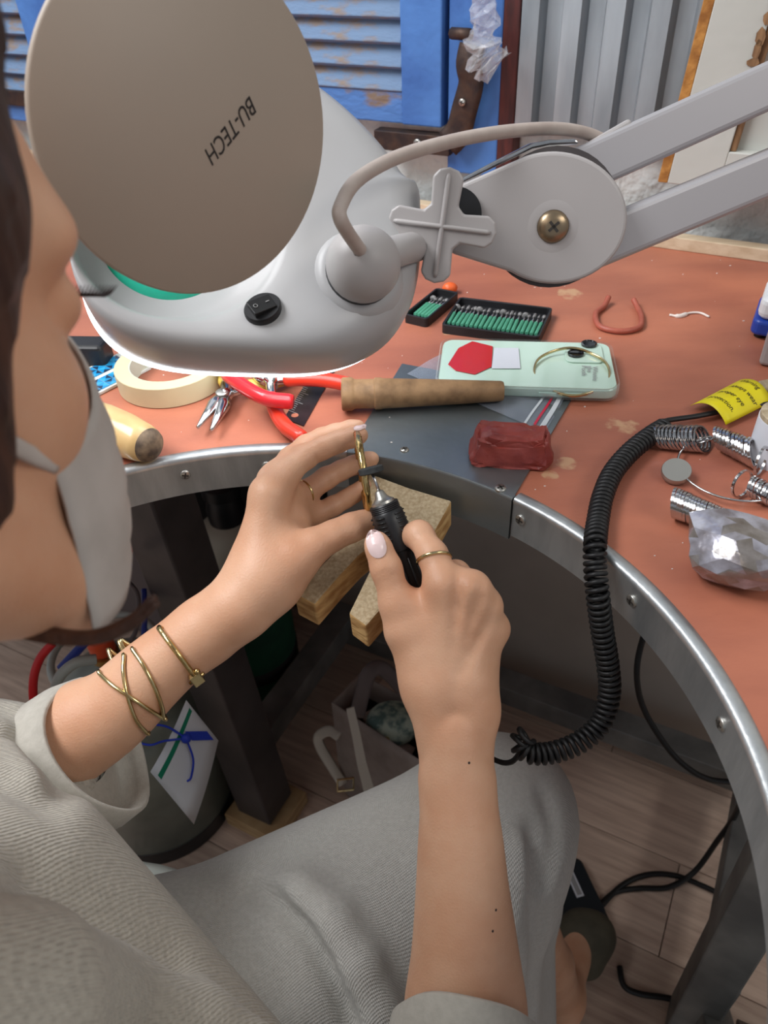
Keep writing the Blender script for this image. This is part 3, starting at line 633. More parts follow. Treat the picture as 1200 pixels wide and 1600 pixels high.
obj('cable', G().tube(spline([jc + n * .019 - cr * .004, jc + n * .023 - cr * .0065, C(533, 345, .415), C(534, 318, .42), C(560, 280, .43), (C(620, 246, .445)), C(700, 222, .465), C(780, 207, .485), C(860, 201, .505), C(915, 208, .520), C(958, 226, .530)], 70), .0041, 12), 'cable_grey', lamp, smooth=True)
obj('cable_grommet', G().lathe([(.006, -.002), (.006, .002), (.0045, .003)], jc + n * .0195 - cr * .0042, frame(n), 16), 'taupe_dark', lamp, smooth=True)
g = G()
for o, w in ((.014, .012),): g.prism([onplane(x, y, pd - pn * o, pn) for x, y in [(722, 286), (720, 279), (775, 250), (828, 224), (858, 218), (900, 217), (905, 224), (860, 226), (832, 232), (778, 258)]], -pn, w)
obj('steel_strip', g, 'chrome', lamp, bevel=.001)
# ------------------------------------------------------------------ things lying on the bench
def quad_frame(pts, z):
    """centre, axes and half sizes of a box whose top outline is seen at four pixels"""
    P = [B(x, y, z) for x, y in pts]; c = sum(P) / 4; a = (P[1] - P[0] + P[2] - P[3]) / 2; b = (P[3] - P[0] + P[2] - P[1]) / 2
    x = nrm(a); y = np.cross(Z3, x); return c, x, y, np.linalg.norm(a) / 2, abs(b @ y) / 2
def rrect(c, x, y, hx_, hy_, r, n=6):
    P = []
    for (sx, sy, a0) in ((1, 1, 0), (-1, 1, 90), (-1, -1, 180), (1, -1, 270)):
        for a in np.radians(np.linspace(a0, a0 + 90, n)): P.append(c + x * (sx * (hx_ - r) + r * math.cos(a)) + y * (sy * (hy_ - r) + r * math.sin(a)))
    return P
# zip bag (under the phone)
zb_ = [B(x, y) + Z3 * .0028 for x, y in [(640, 582), (700, 540), (888, 614), (850, 681), (720, 636), (622, 590)]]
bagc = thing('zip_bag', 'clear plastic zip bag with a red seal line under the phone', 'plastic bag', B(800, 640))
cs = [B(636, 588), B(712, 545), B(887, 616), B(851, 680)]
def bl(u, v, h=.0026): return (cs[0] * (1 - u) * (1 - v) + cs[1] * (1 - u) * v + cs[2] * u * v + cs[3] * u * (1 - v)) + Z3 * (h + .0012 * math.sin(u * 9 + v * 4) * math.sin(v * 3.1) ** 2)
P = [[bl(u, v) for v in np.linspace(0, 1, 13)] for u in np.linspace(0, 1, 25)]
obj('pouch', G().grid(P), 'bag_clear', bagc, smooth=True)
obj('seal_line', G().grid([[bl(u, v, .0032) for v in np.linspace(.05, .97, 9)] for u in (.915, .93)]), 'bag_red', bagc)
for (u0, u1) in ((.955, .985), (.86, .875)): obj('print_stripe', G().grid([[bl(u, v, .0031) for v in np.linspace(.0, 1 if u0 > .8 else .3, 9)] for u in (u0, u1)]), 'bag_stripe', bagc)
# phone
pc, px_, py_, phx, phy = quad_frame([(702, 531), (946, 537), (955, 607), (690, 600)], ZB + .013)
ph = thing('mobile_phone', 'mint phone in a clear case lying face down on the bench', 'phone', pc - Z3 * .013)
phx, phy = .0738, .0405
obj('body', G().prism(rrect(pc - Z3 * .0095, px_, py_, phx - .0012, phy - .0012, .010), Z3, .0085), 'phone_side', ph, bevel=.0015, seg=3)
obj('back_glass', G().prism(rrect(pc - Z3 * .001, px_, py_, phx - .002, phy - .002, .0095), Z3, .0012), 'phone_mint', ph, bevel=.0004)
obj('case', G().grid([[q + Z3 * h for q in (lambda R: R + R[:1])(rrect(pc, px_, py_, phx + e, phy + e, .012))] for e, h in ((-.002, -.0103), (.0006, -.0098), (.001, -.005), (.0008, .0004), (-.0004, .0012))]), 'case_clear', ph, smooth=True)
def on_ph(x, y): q = B(x, y, pc[2] + .0004); return q
cbc = on_ph(912, 553); cb = obj('camera_bump', G().prism(rrect(cbc, px_, py_, .016, .0165, .006), Z3, .0014), 'phone_mint', ph, bevel=.0006)
for (x, y) in ((920, 541), (899, 556)): obj('camera_lens', G().lathe([(.0068, 0), (.0068, .002), (.0056, .0022), (.0052, .0016), (.0001, .0016)], on_ph(x, y) + Z3 * .001, None, 28), 'lens_black', cb, autos=40)
g = G(); g.prism([on_ph(x, y) + Z3 * .0004 for x, y in [(716, 545), (738, 534), (770, 542), (768, 574), (742, 586), (712, 580), (700, 570)]], Z3, .0003); obj('red_patch', g, 'red_print', ph, bevel=.0002)
g = G(); g.prism([on_ph(x, y) + Z3 * .0006 for x, y in [(772, 545), (810, 545), (813, 577), (768, 577)]], Z3, .0003); obj('sticker', g, 'paper_white', ph)
text_obj('lettering', 'Winnie\nthe\nPooh', 'print_grey', ph, on_ph(926, 573) + Z3 * .0006, nrm(on_ph(926, 595) - on_ph(926, 573)), nrm(on_ph(950, 580) - on_ph(920, 580)), .0062, squeeze=1.3, spacing=.72, depth=.00005)
obj('side_button', G().bar(pc - py_ * (phy + .0012) + px_ * .030 - Z3 * .0045, pc - py_ * (phy + .0012) + px_ * .046 - Z3 * .0045, .0012, .003), 'phone_side', ph, bevel=.0004)
obj('side_button', G().bar(pc - py_ * (phy + .0012) + px_ * .010 - Z3 * .0045, pc - py_ * (phy + .0012) + px_ * .024 - Z3 * .0045, .0012, .003), 'phone_side', ph, bevel=.0004)
# thin bangle resting on phone and bench
tip_ = [B(832, 580, ZB + .016), B(900, 545, ZB + .0165), B(948, 590, ZB + .015), B(900, 616, ZB + .0035)]
bc = (B(893, 580, ZB + .0135)); e1 = nrm(B(952, 583, ZB + .014) - B(832, 577, ZB + .014)); e2 = nrm(np.cross(Z3, e1) + Z3 * .16)
g = G().tube([bc + .0305 * math.cos(t) * e1 + .0305 * math.sin(t) * e2 + Z3 * (.0005 * math.sin(5 * t)) for t in np.linspace(0, 2 * math.pi, 90, endpoint=False)], .00095, 8, closed=True, flat=1.5, upv=Z3)
tag(obj('bangle', g, 'gold_pale', smooth=True), 'thin pale gold bangle lying on the phone case', 'bangle')
# burr trays
ORD = 'first second third fourth fifth sixth seventh eighth ninth tenth eleventh twelfth thirteenth fourteenth fifteenth sixteenth seventeenth eighteenth nineteenth twentieth'.split()
def burr_tray(name, pts, label, nb_, gap, blab, u0):
    c, x, y, hx_, hy_ = quad_frame(pts, ZB + .009); t = thing(name, label, 'tray', c - Z3 * .009, 'black trays of grinding burrs')
    b0 = c - Z3 * .009
    obj('tray_floor', G().prism(rrect(b0 + Z3 * .0005, x, y, hx_ - .001, hy_ - .001, .003), Z3, .002), 'black_plastic', t)
    g = G(); outer = rrect(b0, x, y, hx_, hy_, .004); inner = rrect(b0, x, y, hx_ - .0022, hy_ - .0022, .003)
    cl = lambda R: R + R[:1]
    g.grid([cl(outer), cl([q + Z3 * .0092 for q in outer]), cl([q + Z3 * .0092 for q in inner]), cl([q + Z3 * .002 for q in inner])]); obj('tray_wall', g, 'black_plastic', t, bevel=.0006)
    heads = ['cone', 'ball', 'rod', 'disc', 'thin']
    for i in range(nb_):
        p = b0 + x * (u0 + i * gap) - y * (hy_ - .010 - .0015 * random.random()) + Z3 * .0056
        d = nrm(y + x * random.uniform(-.03, .03) + Z3 * .02)
        o = thing('grinding_burr', blab % ORD[i], 'burr', p, 'burrs in ' + label.split(' with ')[0]); fr_ = frame(d)
        ln_ = .023 if nb_ > 8 else .026
        obj('sleeve', G().lathe([(.0017, 0), (.0019, .0006), (.0019, ln_ - .001), (.0016, ln_)], p, fr_, 8), 'mint_sleeve', o, smooth=False)
        obj('shank', G().lathe([(.0009, 0), (.0009, .010)], p + d * ln_, fr_, 8), 'chrome', o, smooth=True)
        h = heads[(i * 7 + 3) % 5]; e = p + d * (ln_ + .0095)
        pr = {'cone': [(.0017, 0), (.0017, .001), (.0002, .007)], 'ball': [(.0005, 0), (.0021, .0015), (.0024, .003), (.0018, .0046), (.0002, .0054)], 'rod': [(.0016, 0), (.0016, .006), (.0006, .0066)], 'disc': [(.0010, .001), (.0036, .0012), (.0036, .0028), (.0010, .003)], 'thin': [(.0009, 0), (.0012, .002), (.0002, .0075)]}[h]
        obj('head', G().lathe(pr, e, fr_, 10), 'burr_grit', o, smooth=True)
    return t
burr_tray('burr_tray', [(716, 463), (862, 481), (845, 527), (692, 508)], 'wide black tray with a full row of green sleeved burrs', 20, .0044, 'green sleeved burr, %s from the left in the wide black tray', -.0425)
burr_tray('burr_tray', [(672, 448), (709, 454), (676, 502), (641, 492)], 'short black tray with a few burrs half under the lamp', 5, .0036, 'green sleeved burr, %s from the left in the short black tray', -.006)
# wax block
bx = [B(x, y) for x, y in [(733, 722), (858, 730), (862, 700), (845, 690), (738, 690)]]
g = bmesh.new(); bmesh.ops.create_icosphere(g, subdivisions=4, radius=1); wc = B(797, 716, ZB); X = nrm(B(860, 726) - B(733, 720)); Y = np.cross(Z3, X)
V = np.array([v.co for v in g.verts]); F = [[v.index for v in f.verts] for f in g.faces]; g.free()
s_ = np.sign(V) * np.abs(V) ** .5; s_ /= np.maximum(np.abs(s_).max(1, keepdims=True), 1e-6) ** .55
hgt = (s_[:, 2] + 1) / 2; tap = 1 - .32 * np.clip(hgt, 0, 1)
from mathutils import noise as mnoise
dn = np.array([mnoise.noise(Vector(v * 2.6)) for v in V]); dn2 = np.array([mnoise.noise(Vector(v * 6 + 3)) for v in V])
Wv = wc + X * (s_[:, 0] * .0315 * (1 - .22 * np.clip(hgt, 0, 1)) * (1 + .10 * dn))[:, None] + Y * (s_[:, 1] * .0165 * tap * (1 + .14 * dn2))[:, None] + Z3 * (np.clip(hgt, 0, 1) * .024 * (1 + .20 * dn + .10 * dn2))[:, None]
gg = G().add(Wv, F); tag(obj('wax_block', gg, 'red_wax', autos=32), 'rough dark red wax block on the steel plate', 'wax block')
# tapered wooden stick
a, b = B(534, 616, ZB + .016), B(786, 611, ZB + .012); ax = nrm(b - a); ln_ = np.linalg.norm(b - a)
g = G().lathe([(.0001, 0), (.0125, 0), (.0135, .001), (.0135, .008), (.0125, .0095), (.0118, .011), (.0118, .026), (.0128, .027), (.0128, .032), (.0122, .033), (.0105, ln_ * .6), (.0082, ln_ - .002), (.0075, ln_), (.0001, ln_)], a, frame(ax), 32, caps=False)
tag(obj('ring_stick', g, 'wood_stick', autos=40), 'tapered turned wooden stick lying across the steel plate', 'wooden stick')
# wooden handle near the mask
a, b = B(100, 640, ZB + .017), B(243, 700, ZB + .016); ax = nrm(b - a); ln_ = np.linalg.norm(b - a)
hd = thing('wooden_tool', 'varnished pale wooden tool handle with a scorched end at the rim', 'tool', a - Z3 * .017)
prof = [(.011, 0), (.0155, ln_ * .15), (.0178, ln_ * .45), (.0172, ln_ * .68), (.0150, ln_ * .86), (.0132, ln_ * .93)]
obj('grip', G().lathe(prof, a, frame(ax), 32), 'wood_handle', hd, smooth=True)
obj('scorched_end', G().lathe([(.0132, ln_ * .93), (.0118, ln_ * .96), (.0085, ln_ * .988), (.005, ln_), (.0001, ln_)], a, frame(ax), 32, caps=False), 'wood_scorched', hd, smooth=True)
# masking tape
tc_ = B(272, 594, ZB)
tp = thing('masking_tape', 'cream roll of masking tape half under the lamp', 'tape roll', tc_)
obj('tape_body', G().grid([[tc_ + r * (math.cos(t) * T3 + math.sin(t) * N3) + Z3 * h for t in np.linspace(0, 2 * math.pi, 65)] for r, h in ((.034, .0005), (.047, .0005), (.0475, .001), (.0475, .0185), (.047, .019), (.035, .019))]), 'tape_cream', tp, autos=40)
obj('tape_core', G().grid([[tc_ + r * (math.cos(t) * T3 + math.sin(t) * N3) + Z3 * h for t in np.linspace(0, 2 * math.pi, 49)] for r, h in ((.035, .019), (.034, .0185), (.034, .0005))]), 'tape_side', tp, autos=40)
# blue printed package
P0, P1, P2, P3 = B(90, 552, ZB + .012), B(192, 538, ZB + .012), B(222, 572, ZB + .012), B(98, 640, ZB + .012)
o_ = B(60, 600, ZB + .01); e1 = nrm(B(205, 575, ZB + .01) - B(110, 622, ZB + .01)); e2 = np.cross(Z3, e1)
o_ = B(127, 626, ZB + .003) - e1 * .05
pk = thing('blade_packet', 'blue packet printed with dark triangles beside the masking tape', 'packet', o_ - Z3 * .003)
obj('sleeve', G().box(o_ + e1 * .06 + e2 * .022 - Z3 * .0014, (e1, e2, Z3), (.062, .0235, .0014)), 'pack_white', pk, bevel=.0006)
g = G(); uw = .0085
for row in range(2):
    for i in range(13):
        for k in range(2):
            y0 = .001 + row * .0235 + k * .009; x0 = i * uw * 1.05; c4 = [o_ + e1 * (x0 + u) + e2 * (y0 + v) + Z3 * .0002 for u, v in ((0, 0), (uw, 0), (uw, .009), (0, .009))]
            cc = (c4[0] + c4[2]) / 2
            for q in range(4):
                g.cur = [0, 1, 0, 2][(q + i + k + row) % 4]; g.prism([c4[q], c4[(q + 1) % 4], cc], Z3, .0002)
obj('printed_pattern', g, ['pack_blue', 'pack_light', 'pack_dark'], pk)
tag(obj('tool_pouch', G().prism(rrect(B(118, 566, ZB), nrm(T3 + N3 * .4), nrm(N3 - T3 * .4), .035, .012, .005), Z3, .022), 'black_plastic', bevel=.004, seg=3), 'black case behind the blue packet, next to the eye', 'case')
# dark steel ruler
rp_ = [B(x, y) + Z3 * .0003 for x, y in [(444, 655), (475, 667), (530, 568), (500, 564)]]
ru = thing('steel_ruler', 'dark steel ruler lying under the plier handles', 'ruler', rp_[0]); obj('blade', G().prism(rp_, Z3, .0008), 'ruler_dark', ru)
obj('hang_hole', G().lathe([(.003, 0), (.003, .0003)], B(461, 651) + Z3 * .0011, None, 16), 'laminate', ru)
g = G()
for i in range(28):
    t = .12 + i * .03; a = rp_[0] * (1 - t) + rp_[3] * t; g.bar(a + Z3 * .0009, a + nrm(rp_[1] - rp_[0]) * (.005 if i % 5 else .009) + Z3 * .0009, .0003, .0002)
obj('graduations', g, 'print_grey', ru, kind='stuff')
# pliers
def pliers(label, piv, jaws, h1, h2, grip, z, jr=.0032, groove=.5):
    p = B(*piv, z); t = thing('pliers', label, 'pliers', p - Z3 * (z - ZB), 'pliers on the bench')
    j = [B(x, y, z) for x, y in jaws]; m_ = nrm((j[0] + j[1]) / 2 - p)
    for i, (jt, hh) in enumerate(zip(j, (h1, h2))):
        base = p + m_ * .012 + nrm(jt - (j[0] + j[1]) / 2) * .0045
        obj('jaw', G().tube([p, base, base + (jt - base) * .25, jt], [.0062, .0056, .0042, .0014], 12), 'chrome', t, smooth=True)
        pts = [B(x, y, zz) for x, y, zz in hh]; arm = spline([p + Z3 * (.002 if i else -.002)] + pts, 30); k = 9 if len(pts) > 2 else 6
        obj('handle_arm', G().tube(arm[:k + 2], [.006] * 3 + [.0042] * (k - 1), 10), 'chrome', t, smooth=True)
        rad = [.0050] + [.0062] * (28 - k) + [.0054, .003]; obj('grip', G().tube(arm[k:], rad[:30 - k] if len(rad) >= 30 - k else rad + [.003] * (30 - k - len(rad)), 12), grip, t, smooth=True)
    obj('pivot', G().lathe([(.0055, -.0065), (.0055, .0062), (.0045, .007)], p, None, 20), 'screw', t, autos=40)
    return t
pliers('round nose pliers with pale yellow handles, jaws towards the rim', (349, 622), ((309, 668), (330, 672)), [(352, 598, ZB + .009), (346, 572, ZB + .009), (350, 540, ZB + .009)], [(385, 606, ZB + .009), (425, 597, ZB + .009), (478, 578, ZB + .009)], 'yellow_grip', ZB + .009)
pliers('pliers with orange red handles opened wide above the steel ruler', (423, 594), ((392, 566), (384, 578)), [(438, 594, ZB + .016), (470, 592, ZB + .017), (510, 594, ZB + .014), (547, 601, ZB + .010)], [(424, 612, ZB + .014), (430, 640, ZB + .010), (446, 666, ZB + .008), (474, 686, ZB + .008)], 'orange_grip', ZB + .018)
pliers('pliers with crimson handles, mostly hidden under the lamp head', (318, 560, ), ((270, 548), (275, 536)), [(345, 578, ZB + .022), (378, 602, ZB + .024), (415, 622, ZB + .024), (458, 628, ZB + .022)], [(345, 545, ZB + .02), (380, 540, ZB + .015), (420, 540, ZB + .01)], 'red_grip', ZB + .022)
# bent copper rod
g = G().tube(spline([B(x, y, ZB + .003 + h) for x, y, h in [(951, 464, .004), (944, 478, .0), (931, 490, 0), (935, 508, 0), (955, 516, 0), (980, 517, 0), (1000, 510, 0), (1002, 494, 0), (996, 480, 0), (990, 468, .003)]], 60), .0027, 10)
tag(obj('bent_rod', g, 'copper_rod', smooth=True), 'copper coloured rod bent into a U on the bench', 'rod')
g = G().tube(spline([B(x, y, ZB + .0012) for x, y in [(1046, 492), (1062, 494), (1078, 489), (1094, 489), (1108, 495)]], 24), [.0012] * 4 + [.0022] * 6 + [.0011] * 14, 8); tag(obj('cable_tie', g, 'tie_white', smooth=True), 'snipped white plastic tie on the bench', 'cable tie')
tag(obj('orange_lump', G().ball(B(703, 450, ZB + .006), (.008, .006, .006), seg=14, rings=9), 'orange_blob', smooth=True), 'small orange lump by the short burr tray', 'lump')
dv = thing('bench_gauge', 'white and blue gauge at the right edge of the bench', 'gauge', B(1215, 520)); c_ = B(1222, 515, ZB)
obj('base', G().prism(rrect(c_ + Z3 * .004, T3, N3, .026, .03, .008), Z3, .014), 'device_blue', dv, bevel=.003, seg=3); obj('cover', G().prism(rrect(c_ + Z3 * .018, T3, N3, .024, .028, .008), Z3, .02), 'device_white', dv, bevel=.006, seg=3)
for sx in (-1, 1):
    for sy in (-1, 1): obj('foot', G().lathe([(.005, 0), (.005, .005)], c_ + T3 * sx * .017 + N3 * sy * .02, None, 14), 'black_rubber', dv)
# paper roll and cork at the right edge
rc_ = B(1196, 712, ZB); pr_ = thing('paper_roll', 'white paper roll with a cork coloured core at the right edge', 'roll', rc_)
obj('roll', G().lathe([(.019, 0), (.019, .034)], rc_ + T3 * .006, None, 36), 'paper_white', pr_, autos=40); obj('core', G().lathe([(.0185, .034), (.0185, .0375), (.006, .0375), (.004, .036), (.0001, .036)], rc_ + T3 * .006, None, 36), 'cork', pr_, autos=40)
tag(obj('cork_plug', G().tube([B(1190, 606, ZB + .006), B(1225, 600, ZB + .006)], .006, 16), 'cork', smooth=True), 'pale cork plug at the right edge above the yellow tag', 'cork')
# yellow tag folded round the cord
tg_ = thing('warning_tag', 'yellow paper warning tag folded round the black cord', 'tag', B(1140, 640)); tc4 = [B(1079, 634, ZB + .004), B(1134, 664, ZB + .004), B(1206, 628, ZB + .006), B(1152, 596, ZB + .006)]
def tgp(u, v, h=0): return tc4[0] * (1 - u) * (1 - v) + tc4[1] * (1 - u) * v + tc4[2] * u * v + tc4[3] * u * (1 - v) + Z3 * (.009 * math.sin(math.pi * v) ** .8 + h)
P = [[tgp(u, v) for v in np.linspace(0, 1, 17)] for u in np.linspace(0, 1, 9)]; obj('paper', G().grid(P), 'tag_yellow', tg_, smooth=True, solid=.0004)
uu = nrm(tc4[3] - tc4[0]); vv = nrm(tc4[1] - tc4[0])
for i, s in enumerate(['Warning', 'Always wear', 'proper eye', 'protection.']):
    v0, w = [.02, .0, .0, .0][0], 0
for i, (s, u_) in enumerate(zip(['Warning', 'Always wear', 'proper eye', 'protection.'], (.86, .64, .42, .20))):
    a = tgp(u_, .17, .0006); b = tgp(u_, .94, .0006)
    to = text_obj('lettering', s, 'print_black', tg_, a, nrm(tgp(u_, 1) - tgp(u_, 0)), nrm(tgp(1, .5) - tgp(0, .5)), .0066, squeeze=.80, depth=.00005)
    org = np.array(tg_.location)                       # bend the print over the curve of the paper
    A_, Bv = tgp(u_, 0) - org, tgp(u_, 1) - org; d_ = Bv - A_
    for v in to.data.vertices:
        q = np.array(v.co); t = float(np.clip((q - A_) @ d_ / (d_ @ d_), 0, 1)); base = A_ * (1 - t) + Bv * t
        v.co.z = base[2] + .009 * math.sin(math.pi * t) ** .8 + .0006 + (q[2] - a[2] + org[2]) * .2
# ring sizer: a wire loop with sizing rings in bunches
sc0 = B(1142, 742, ZB); szr = thing('ring_sizer', 'bunch of steel sizing rings on a wire loop', 'ring sizer', sc0)
RL = .037; lp_ = lambda t, h=.006: sc0 + RL * (math.cos(t) * T3 + 1.0 * math.sin(t) * N3) + Z3 * h
obj('wire_loop', G().tube([lp_(t) for t in np.linspace(0, 2 * math.pi, 60, endpoint=False)], .0009, 8, closed=True), 'chrome', szr, smooth=True)
dp = B(1056, 740, ZB + .004); obj('tag_disc', G().lathe([(.0098, 0), (.0102, .0008), (.0102, .0042), (.0098, .005), (.0001, .005)], dp, frame(nrm(Z3 - .35 * N3)), 32), 'screw', szr, autos=40)
obj('disc_link', G().tube(spline([dp + T3 * .009 + Z3 * .003, lp_(3.5)], 8), .0009, 8), 'chrome', szr, smooth=True)
def sring(c, n, r, w=.0019):
    f = frame(n); g = G(); cl = [[c + (r + e) * (math.cos(t) * f[0] + math.sin(t) * f[1]) + f[2] * h for t in np.linspace(0, 2 * math.pi, 29)] for e, h in ((.0006, -w / 2), (.0006, w / 2), (-.0006, w / 2), (-.0006, -w / 2), (.0006, -w / 2))]
    g.grid(cl); return obj('sizing_ring', g, 'chrome', szr, autos=50)
def bunch(p0, p1, n, r0, r1, lean_, h0=0.0):
    a, b = B(*p0, ZB), B(*p1, ZB); ax_ = nrm(b - a)
    for i in range(n):
        t = i / max(1, n - 1); r = r0 + (r1 - r0) * t; nn_ = nrm(ax_ + lean_[0] * Z3 + lean_[1] * np.cross(Z3, ax_) + rng.normal(0, .03, 3)); sd = abs(nn_[2]); c = a * (1 - t) + b * t + Z3 * (r * math.sqrt(max(.05, 1 - sd * sd)) + .0016 + h0); sring(c, nn_, r)
bunch((1050, 806), (1128, 834), 17, .0098, .0082, (.25, .1)); bunch((1030, 697), (1092, 702), 11, .0088, .0098, (.9, -.5)); bunch((1118, 700), (1170, 728), 12, .0085, .0105, (.6, .5)); bunch((1172, 776), (1215, 796), 9, .0072, .0062, (.35, 0))
sring(B(1153, 776, ZB) + Z3 * .011, nrm(T3 * .8 - N3 * .5 + Z3 * .2), .0095, .0016); sring(B(1182, 742, ZB) + Z3 * .012, nrm(T3 * .8 - N3 * .2 + Z3 * .1), .0105, .0016)
for t in np.linspace(1.5, 2.6, 9): obj('ring_lug', G().lathe([(.0022, -.0016), (.0022, .0016)], lp_(t), frame(nrm(lp_(t + .05) - lp_(t))), 12), 'chrome', szr, autos=40)
# lump wrapped in foil
g = bmesh.new(); bmesh.ops.create_icosphere(g, subdivisions=3, radius=1); V = np.array([v.co for v in g.verts]); F = [[v.index for v in f.verts] for f in g.faces]; g.free()
dirs = rng.normal(size=(26, 3)); dirs /= np.linalg.norm(dirs, axis=1, keepdims=True); dirs[0] = (0, 0, -1)
hh = rng.uniform(.70, .92, 26); dd = V @ dirs.T; k_ = np.min(np.where(dd > .05, hh / np.maximum(dd, .05), 9), 1); V2 = V * np.minimum(k_, 1.05)[:, None]
V2 += .035 * np.array([[mnoise.noise(Vector(v * 5 + o)) for o in (0., 11., 23.)] for v in V])
oc = B(1144, 902, ZB); lowz = V2[:, 2].min(); S3 = np.array([.0400, .0300, .0230])
g = G(); g.add(oc + (V2 * S3) @ np.array([T3, N3, Z3]) - Z3 * lowz * S3[2], F)
zc = (V2[np.array(F)].mean(1)); g.mi = [1 if (mnoise.noise(Vector(c * 3 + 7)) > .12) else 0 for c in zc]
tag(obj('foil_lump', g, ['foil_grey', 'foil_dark'], autos=18), 'crumpled grey foil wrapped lump beside the ring sizer', 'wrapped lump')
# crumbs of wax and filings
g = G()
for i in range(85):
    x, y = rng.uniform(250, 1190), rng.uniform(400, 900); q = toL(B(x, y))
    if math.hypot(q[0], q[1]) < RC + .012 or q[1] > NB - .02: continue
    r_ = rng.uniform(.0003, .0008); g.ball(B(x, y, ZB + (.0018 if abs(q[0]) < .07 and q[1] < .4 else .0002)), (r_ * rng.uniform(.8, 2), r_, r_ * .7), seg=5, rings=4)
o = tag(obj('crumbs', g, 'tie_white'), 'pale crumbs and filings scattered over the bench top', 'crumbs'); o['kind'] = 'stuff'
# ------------------------------------------------------------------ coiled cord
cpx = [(1040, 666, .0), (1015, 682, 0), (985, 706, 0), (958, 738, 0), (942, 775, 0), (934, 815, 0), (930, 850, .002)]
path = [B(x, y, ZB + .0085 + h) for x, y, h in cpx] + [C(930, 885, .478), C(934, 930, .476), C(941, 985, .486), (C(950, 1040, .496)), C(952, 1085, .502), C(938, 1130, .505), C(905, 1160, .504), C(862, 1176, .502), C(826, 1176, .500), C(812, 1160, .500), C(824, 1148, .498)]
cp = spline(path, 1500); seglen = np.r_[0, np.cumsum(np.linalg.norm(np.diff(cp, axis=0), axis=1))]; tot = seglen[-1]
NT = 84; npt = NT * 14; cc = np.array([np.interp(np.linspace(0, tot, npt), seglen, cp[:, i]) for i in range(3)]).T
tgc = np.gradient(cc, axis=0); tgc /= np.linalg.norm(tgc, axis=1, keepdims=True)
u_ = nrm(np.cross(tgc[0], Z3)); hel = []
for i in range(npt):
    u_ = nrm(u_ - tgc[i] * (u_ @ tgc[i])); w_ = np.cross(tgc[i], u_); a = 2 * math.pi * NT * i / npt; hel.append(cc[i] + .0060 * (math.cos(a) * u_ + math.sin(a) * w_))
cord = thing('coiled_cord', 'black coiled cord hanging over the rim from the yellow tag', 'cord', B(934, 815))
obj('coil', G().tube(hel, .00165, 7), 'black_rubber', cord, smooth=True)
obj('lead', G().tube(spline([hel[0], B(1048, 656, ZB + .006), B(1090, 650, ZB + .006), B(1140, 640, ZB + .006), B(1190, 632, ZB + .006), B(1260, 625, ZB + .004)], 30), .0024, 8, flat=.8), 'black_rubber', cord, smooth=True)
obj('lead', G().tube(spline([hel[-1], C(818, 1168, .505), C(800, 1190, .512), C(775, 1188, .520), C(735, 1160, .530), C(700, 1070, .533), C(672, 985, .522)], 40), .0019, 8), 'black_rubber', cord, smooth=True)
# ------------------------------------------------------------------ under the bench
tk = B(262, 1262, 0.0); tk = np.array([-.415, .735, 0]); TR = .128
tank = thing('gas_cylinder', 'squat grey green gas cylinder behind the left bench leg', 'gas cylinder', tk)
obj('vessel', G().lathe([(TR - .012, .02), (TR, .03), (TR, .24), (TR - .006, .27), (TR - .03, .305), (TR - .07, .325), (.03, .332), (.022, .34), (.022, .35), (.0001, .35)], tk, None, 56, caps=False), 'tank_green', tank, smooth=True)
obj('foot_ring', G().lathe([(TR - .006, 0), (TR + .001, .001), (TR + .001, .034), (TR - .006, .038)], tk, None, 56), 'black_plastic', tank, autos=40)
obj('guard_ring', G().tube([tk + Z3 * .385 + .075 * (math.cos(t) * T3 + math.sin(t) * N3) for t in np.linspace(0, 6.283, 40, endpoint=False)], .006, 8, closed=True), 'hose_grey', tank, smooth=True)
for t in (.4, 2.5, 4.6): obj('guard_post', G().tube([tk + Z3 * .315 + .07 * (math.cos(t) * T3 + math.sin(t) * N3), tk + Z3 * .385 + .075 * (math.cos(t) * T3 + math.sin(t) * N3)], .005, 8), 'hose_grey', tank, smooth=True)
vt = tk + Z3 * .345
obj('valve', G().lathe([(.014, 0), (.014, .03), (.02, .032), (.02, .042), (.012, .045)], vt, None, 20), 'brass', tank, autos=40)
g = G(); oc_ = C(132, 1030, .86); kn_ = []
for t in np.linspace(0, 2 * math.pi, 33): kn_.append(.0185 if int(round(t / (2 * math.pi) * 32)) % 2 else .0168)
obj('valve_knob', G().lathe([(.016, 0), (.0185, .003), (.0185, .022), (.015, .027), (.0001, .028)], vt + Z3 * .045, None, 22, caps=True), 'cap_orange', tank, autos=40)
# hoses
def hose(label, m, pts, r): return tag(obj('gas_hose', G().tube(spline(pts, 50), r, 10), m, smooth=True), label, 'hose', 'gas hoses under the bench')
hose('red gas hose looping at the left edge', 'hose_red', [C(82, 1005, .84), C(62, 1030, .84), (C(52, 1065, .84)), C(56, 1110, .85), C(80, 1160, .88)], .0048)
hose('blue gas hose rising beside the orange valve knob', 'hose_blue', [C(95, 1045, .90), C(135, 1000, .90), C(160, 960, .90), C(182, 915, .90), C(200, 880, .92)], .0055)
hose('thin blue hose behind the bracelets', 'hose_blue', [C(225, 920, .98), C(226, 970, .97), C(222, 1020, .96)], .0035)
hose('short red hose end high under the rim', 'hose_red', [C(282, 768, 1.0), C(292, 752, 1.0), C(302, 738, 1.0)], .007)
hose('red hose stub against the dark board', 'hose_red', [C(182, 876, .95), C(194, 866, .95), C(207, 852, .95)], .006)
hose('pale grey hose by the gas cylinder', 'hose_grey', [C(85, 1080, .86), C(95, 1055, .85), C(120, 1035, .85), C(150, 1030, .86)], .006)
hose('thin brown hose between the mask and the bench leg', 'taupe_dark', [C(190, 900, .97), C(215, 930, .97), C(212, 985, .97), C(196, 1010, .97)], .003)
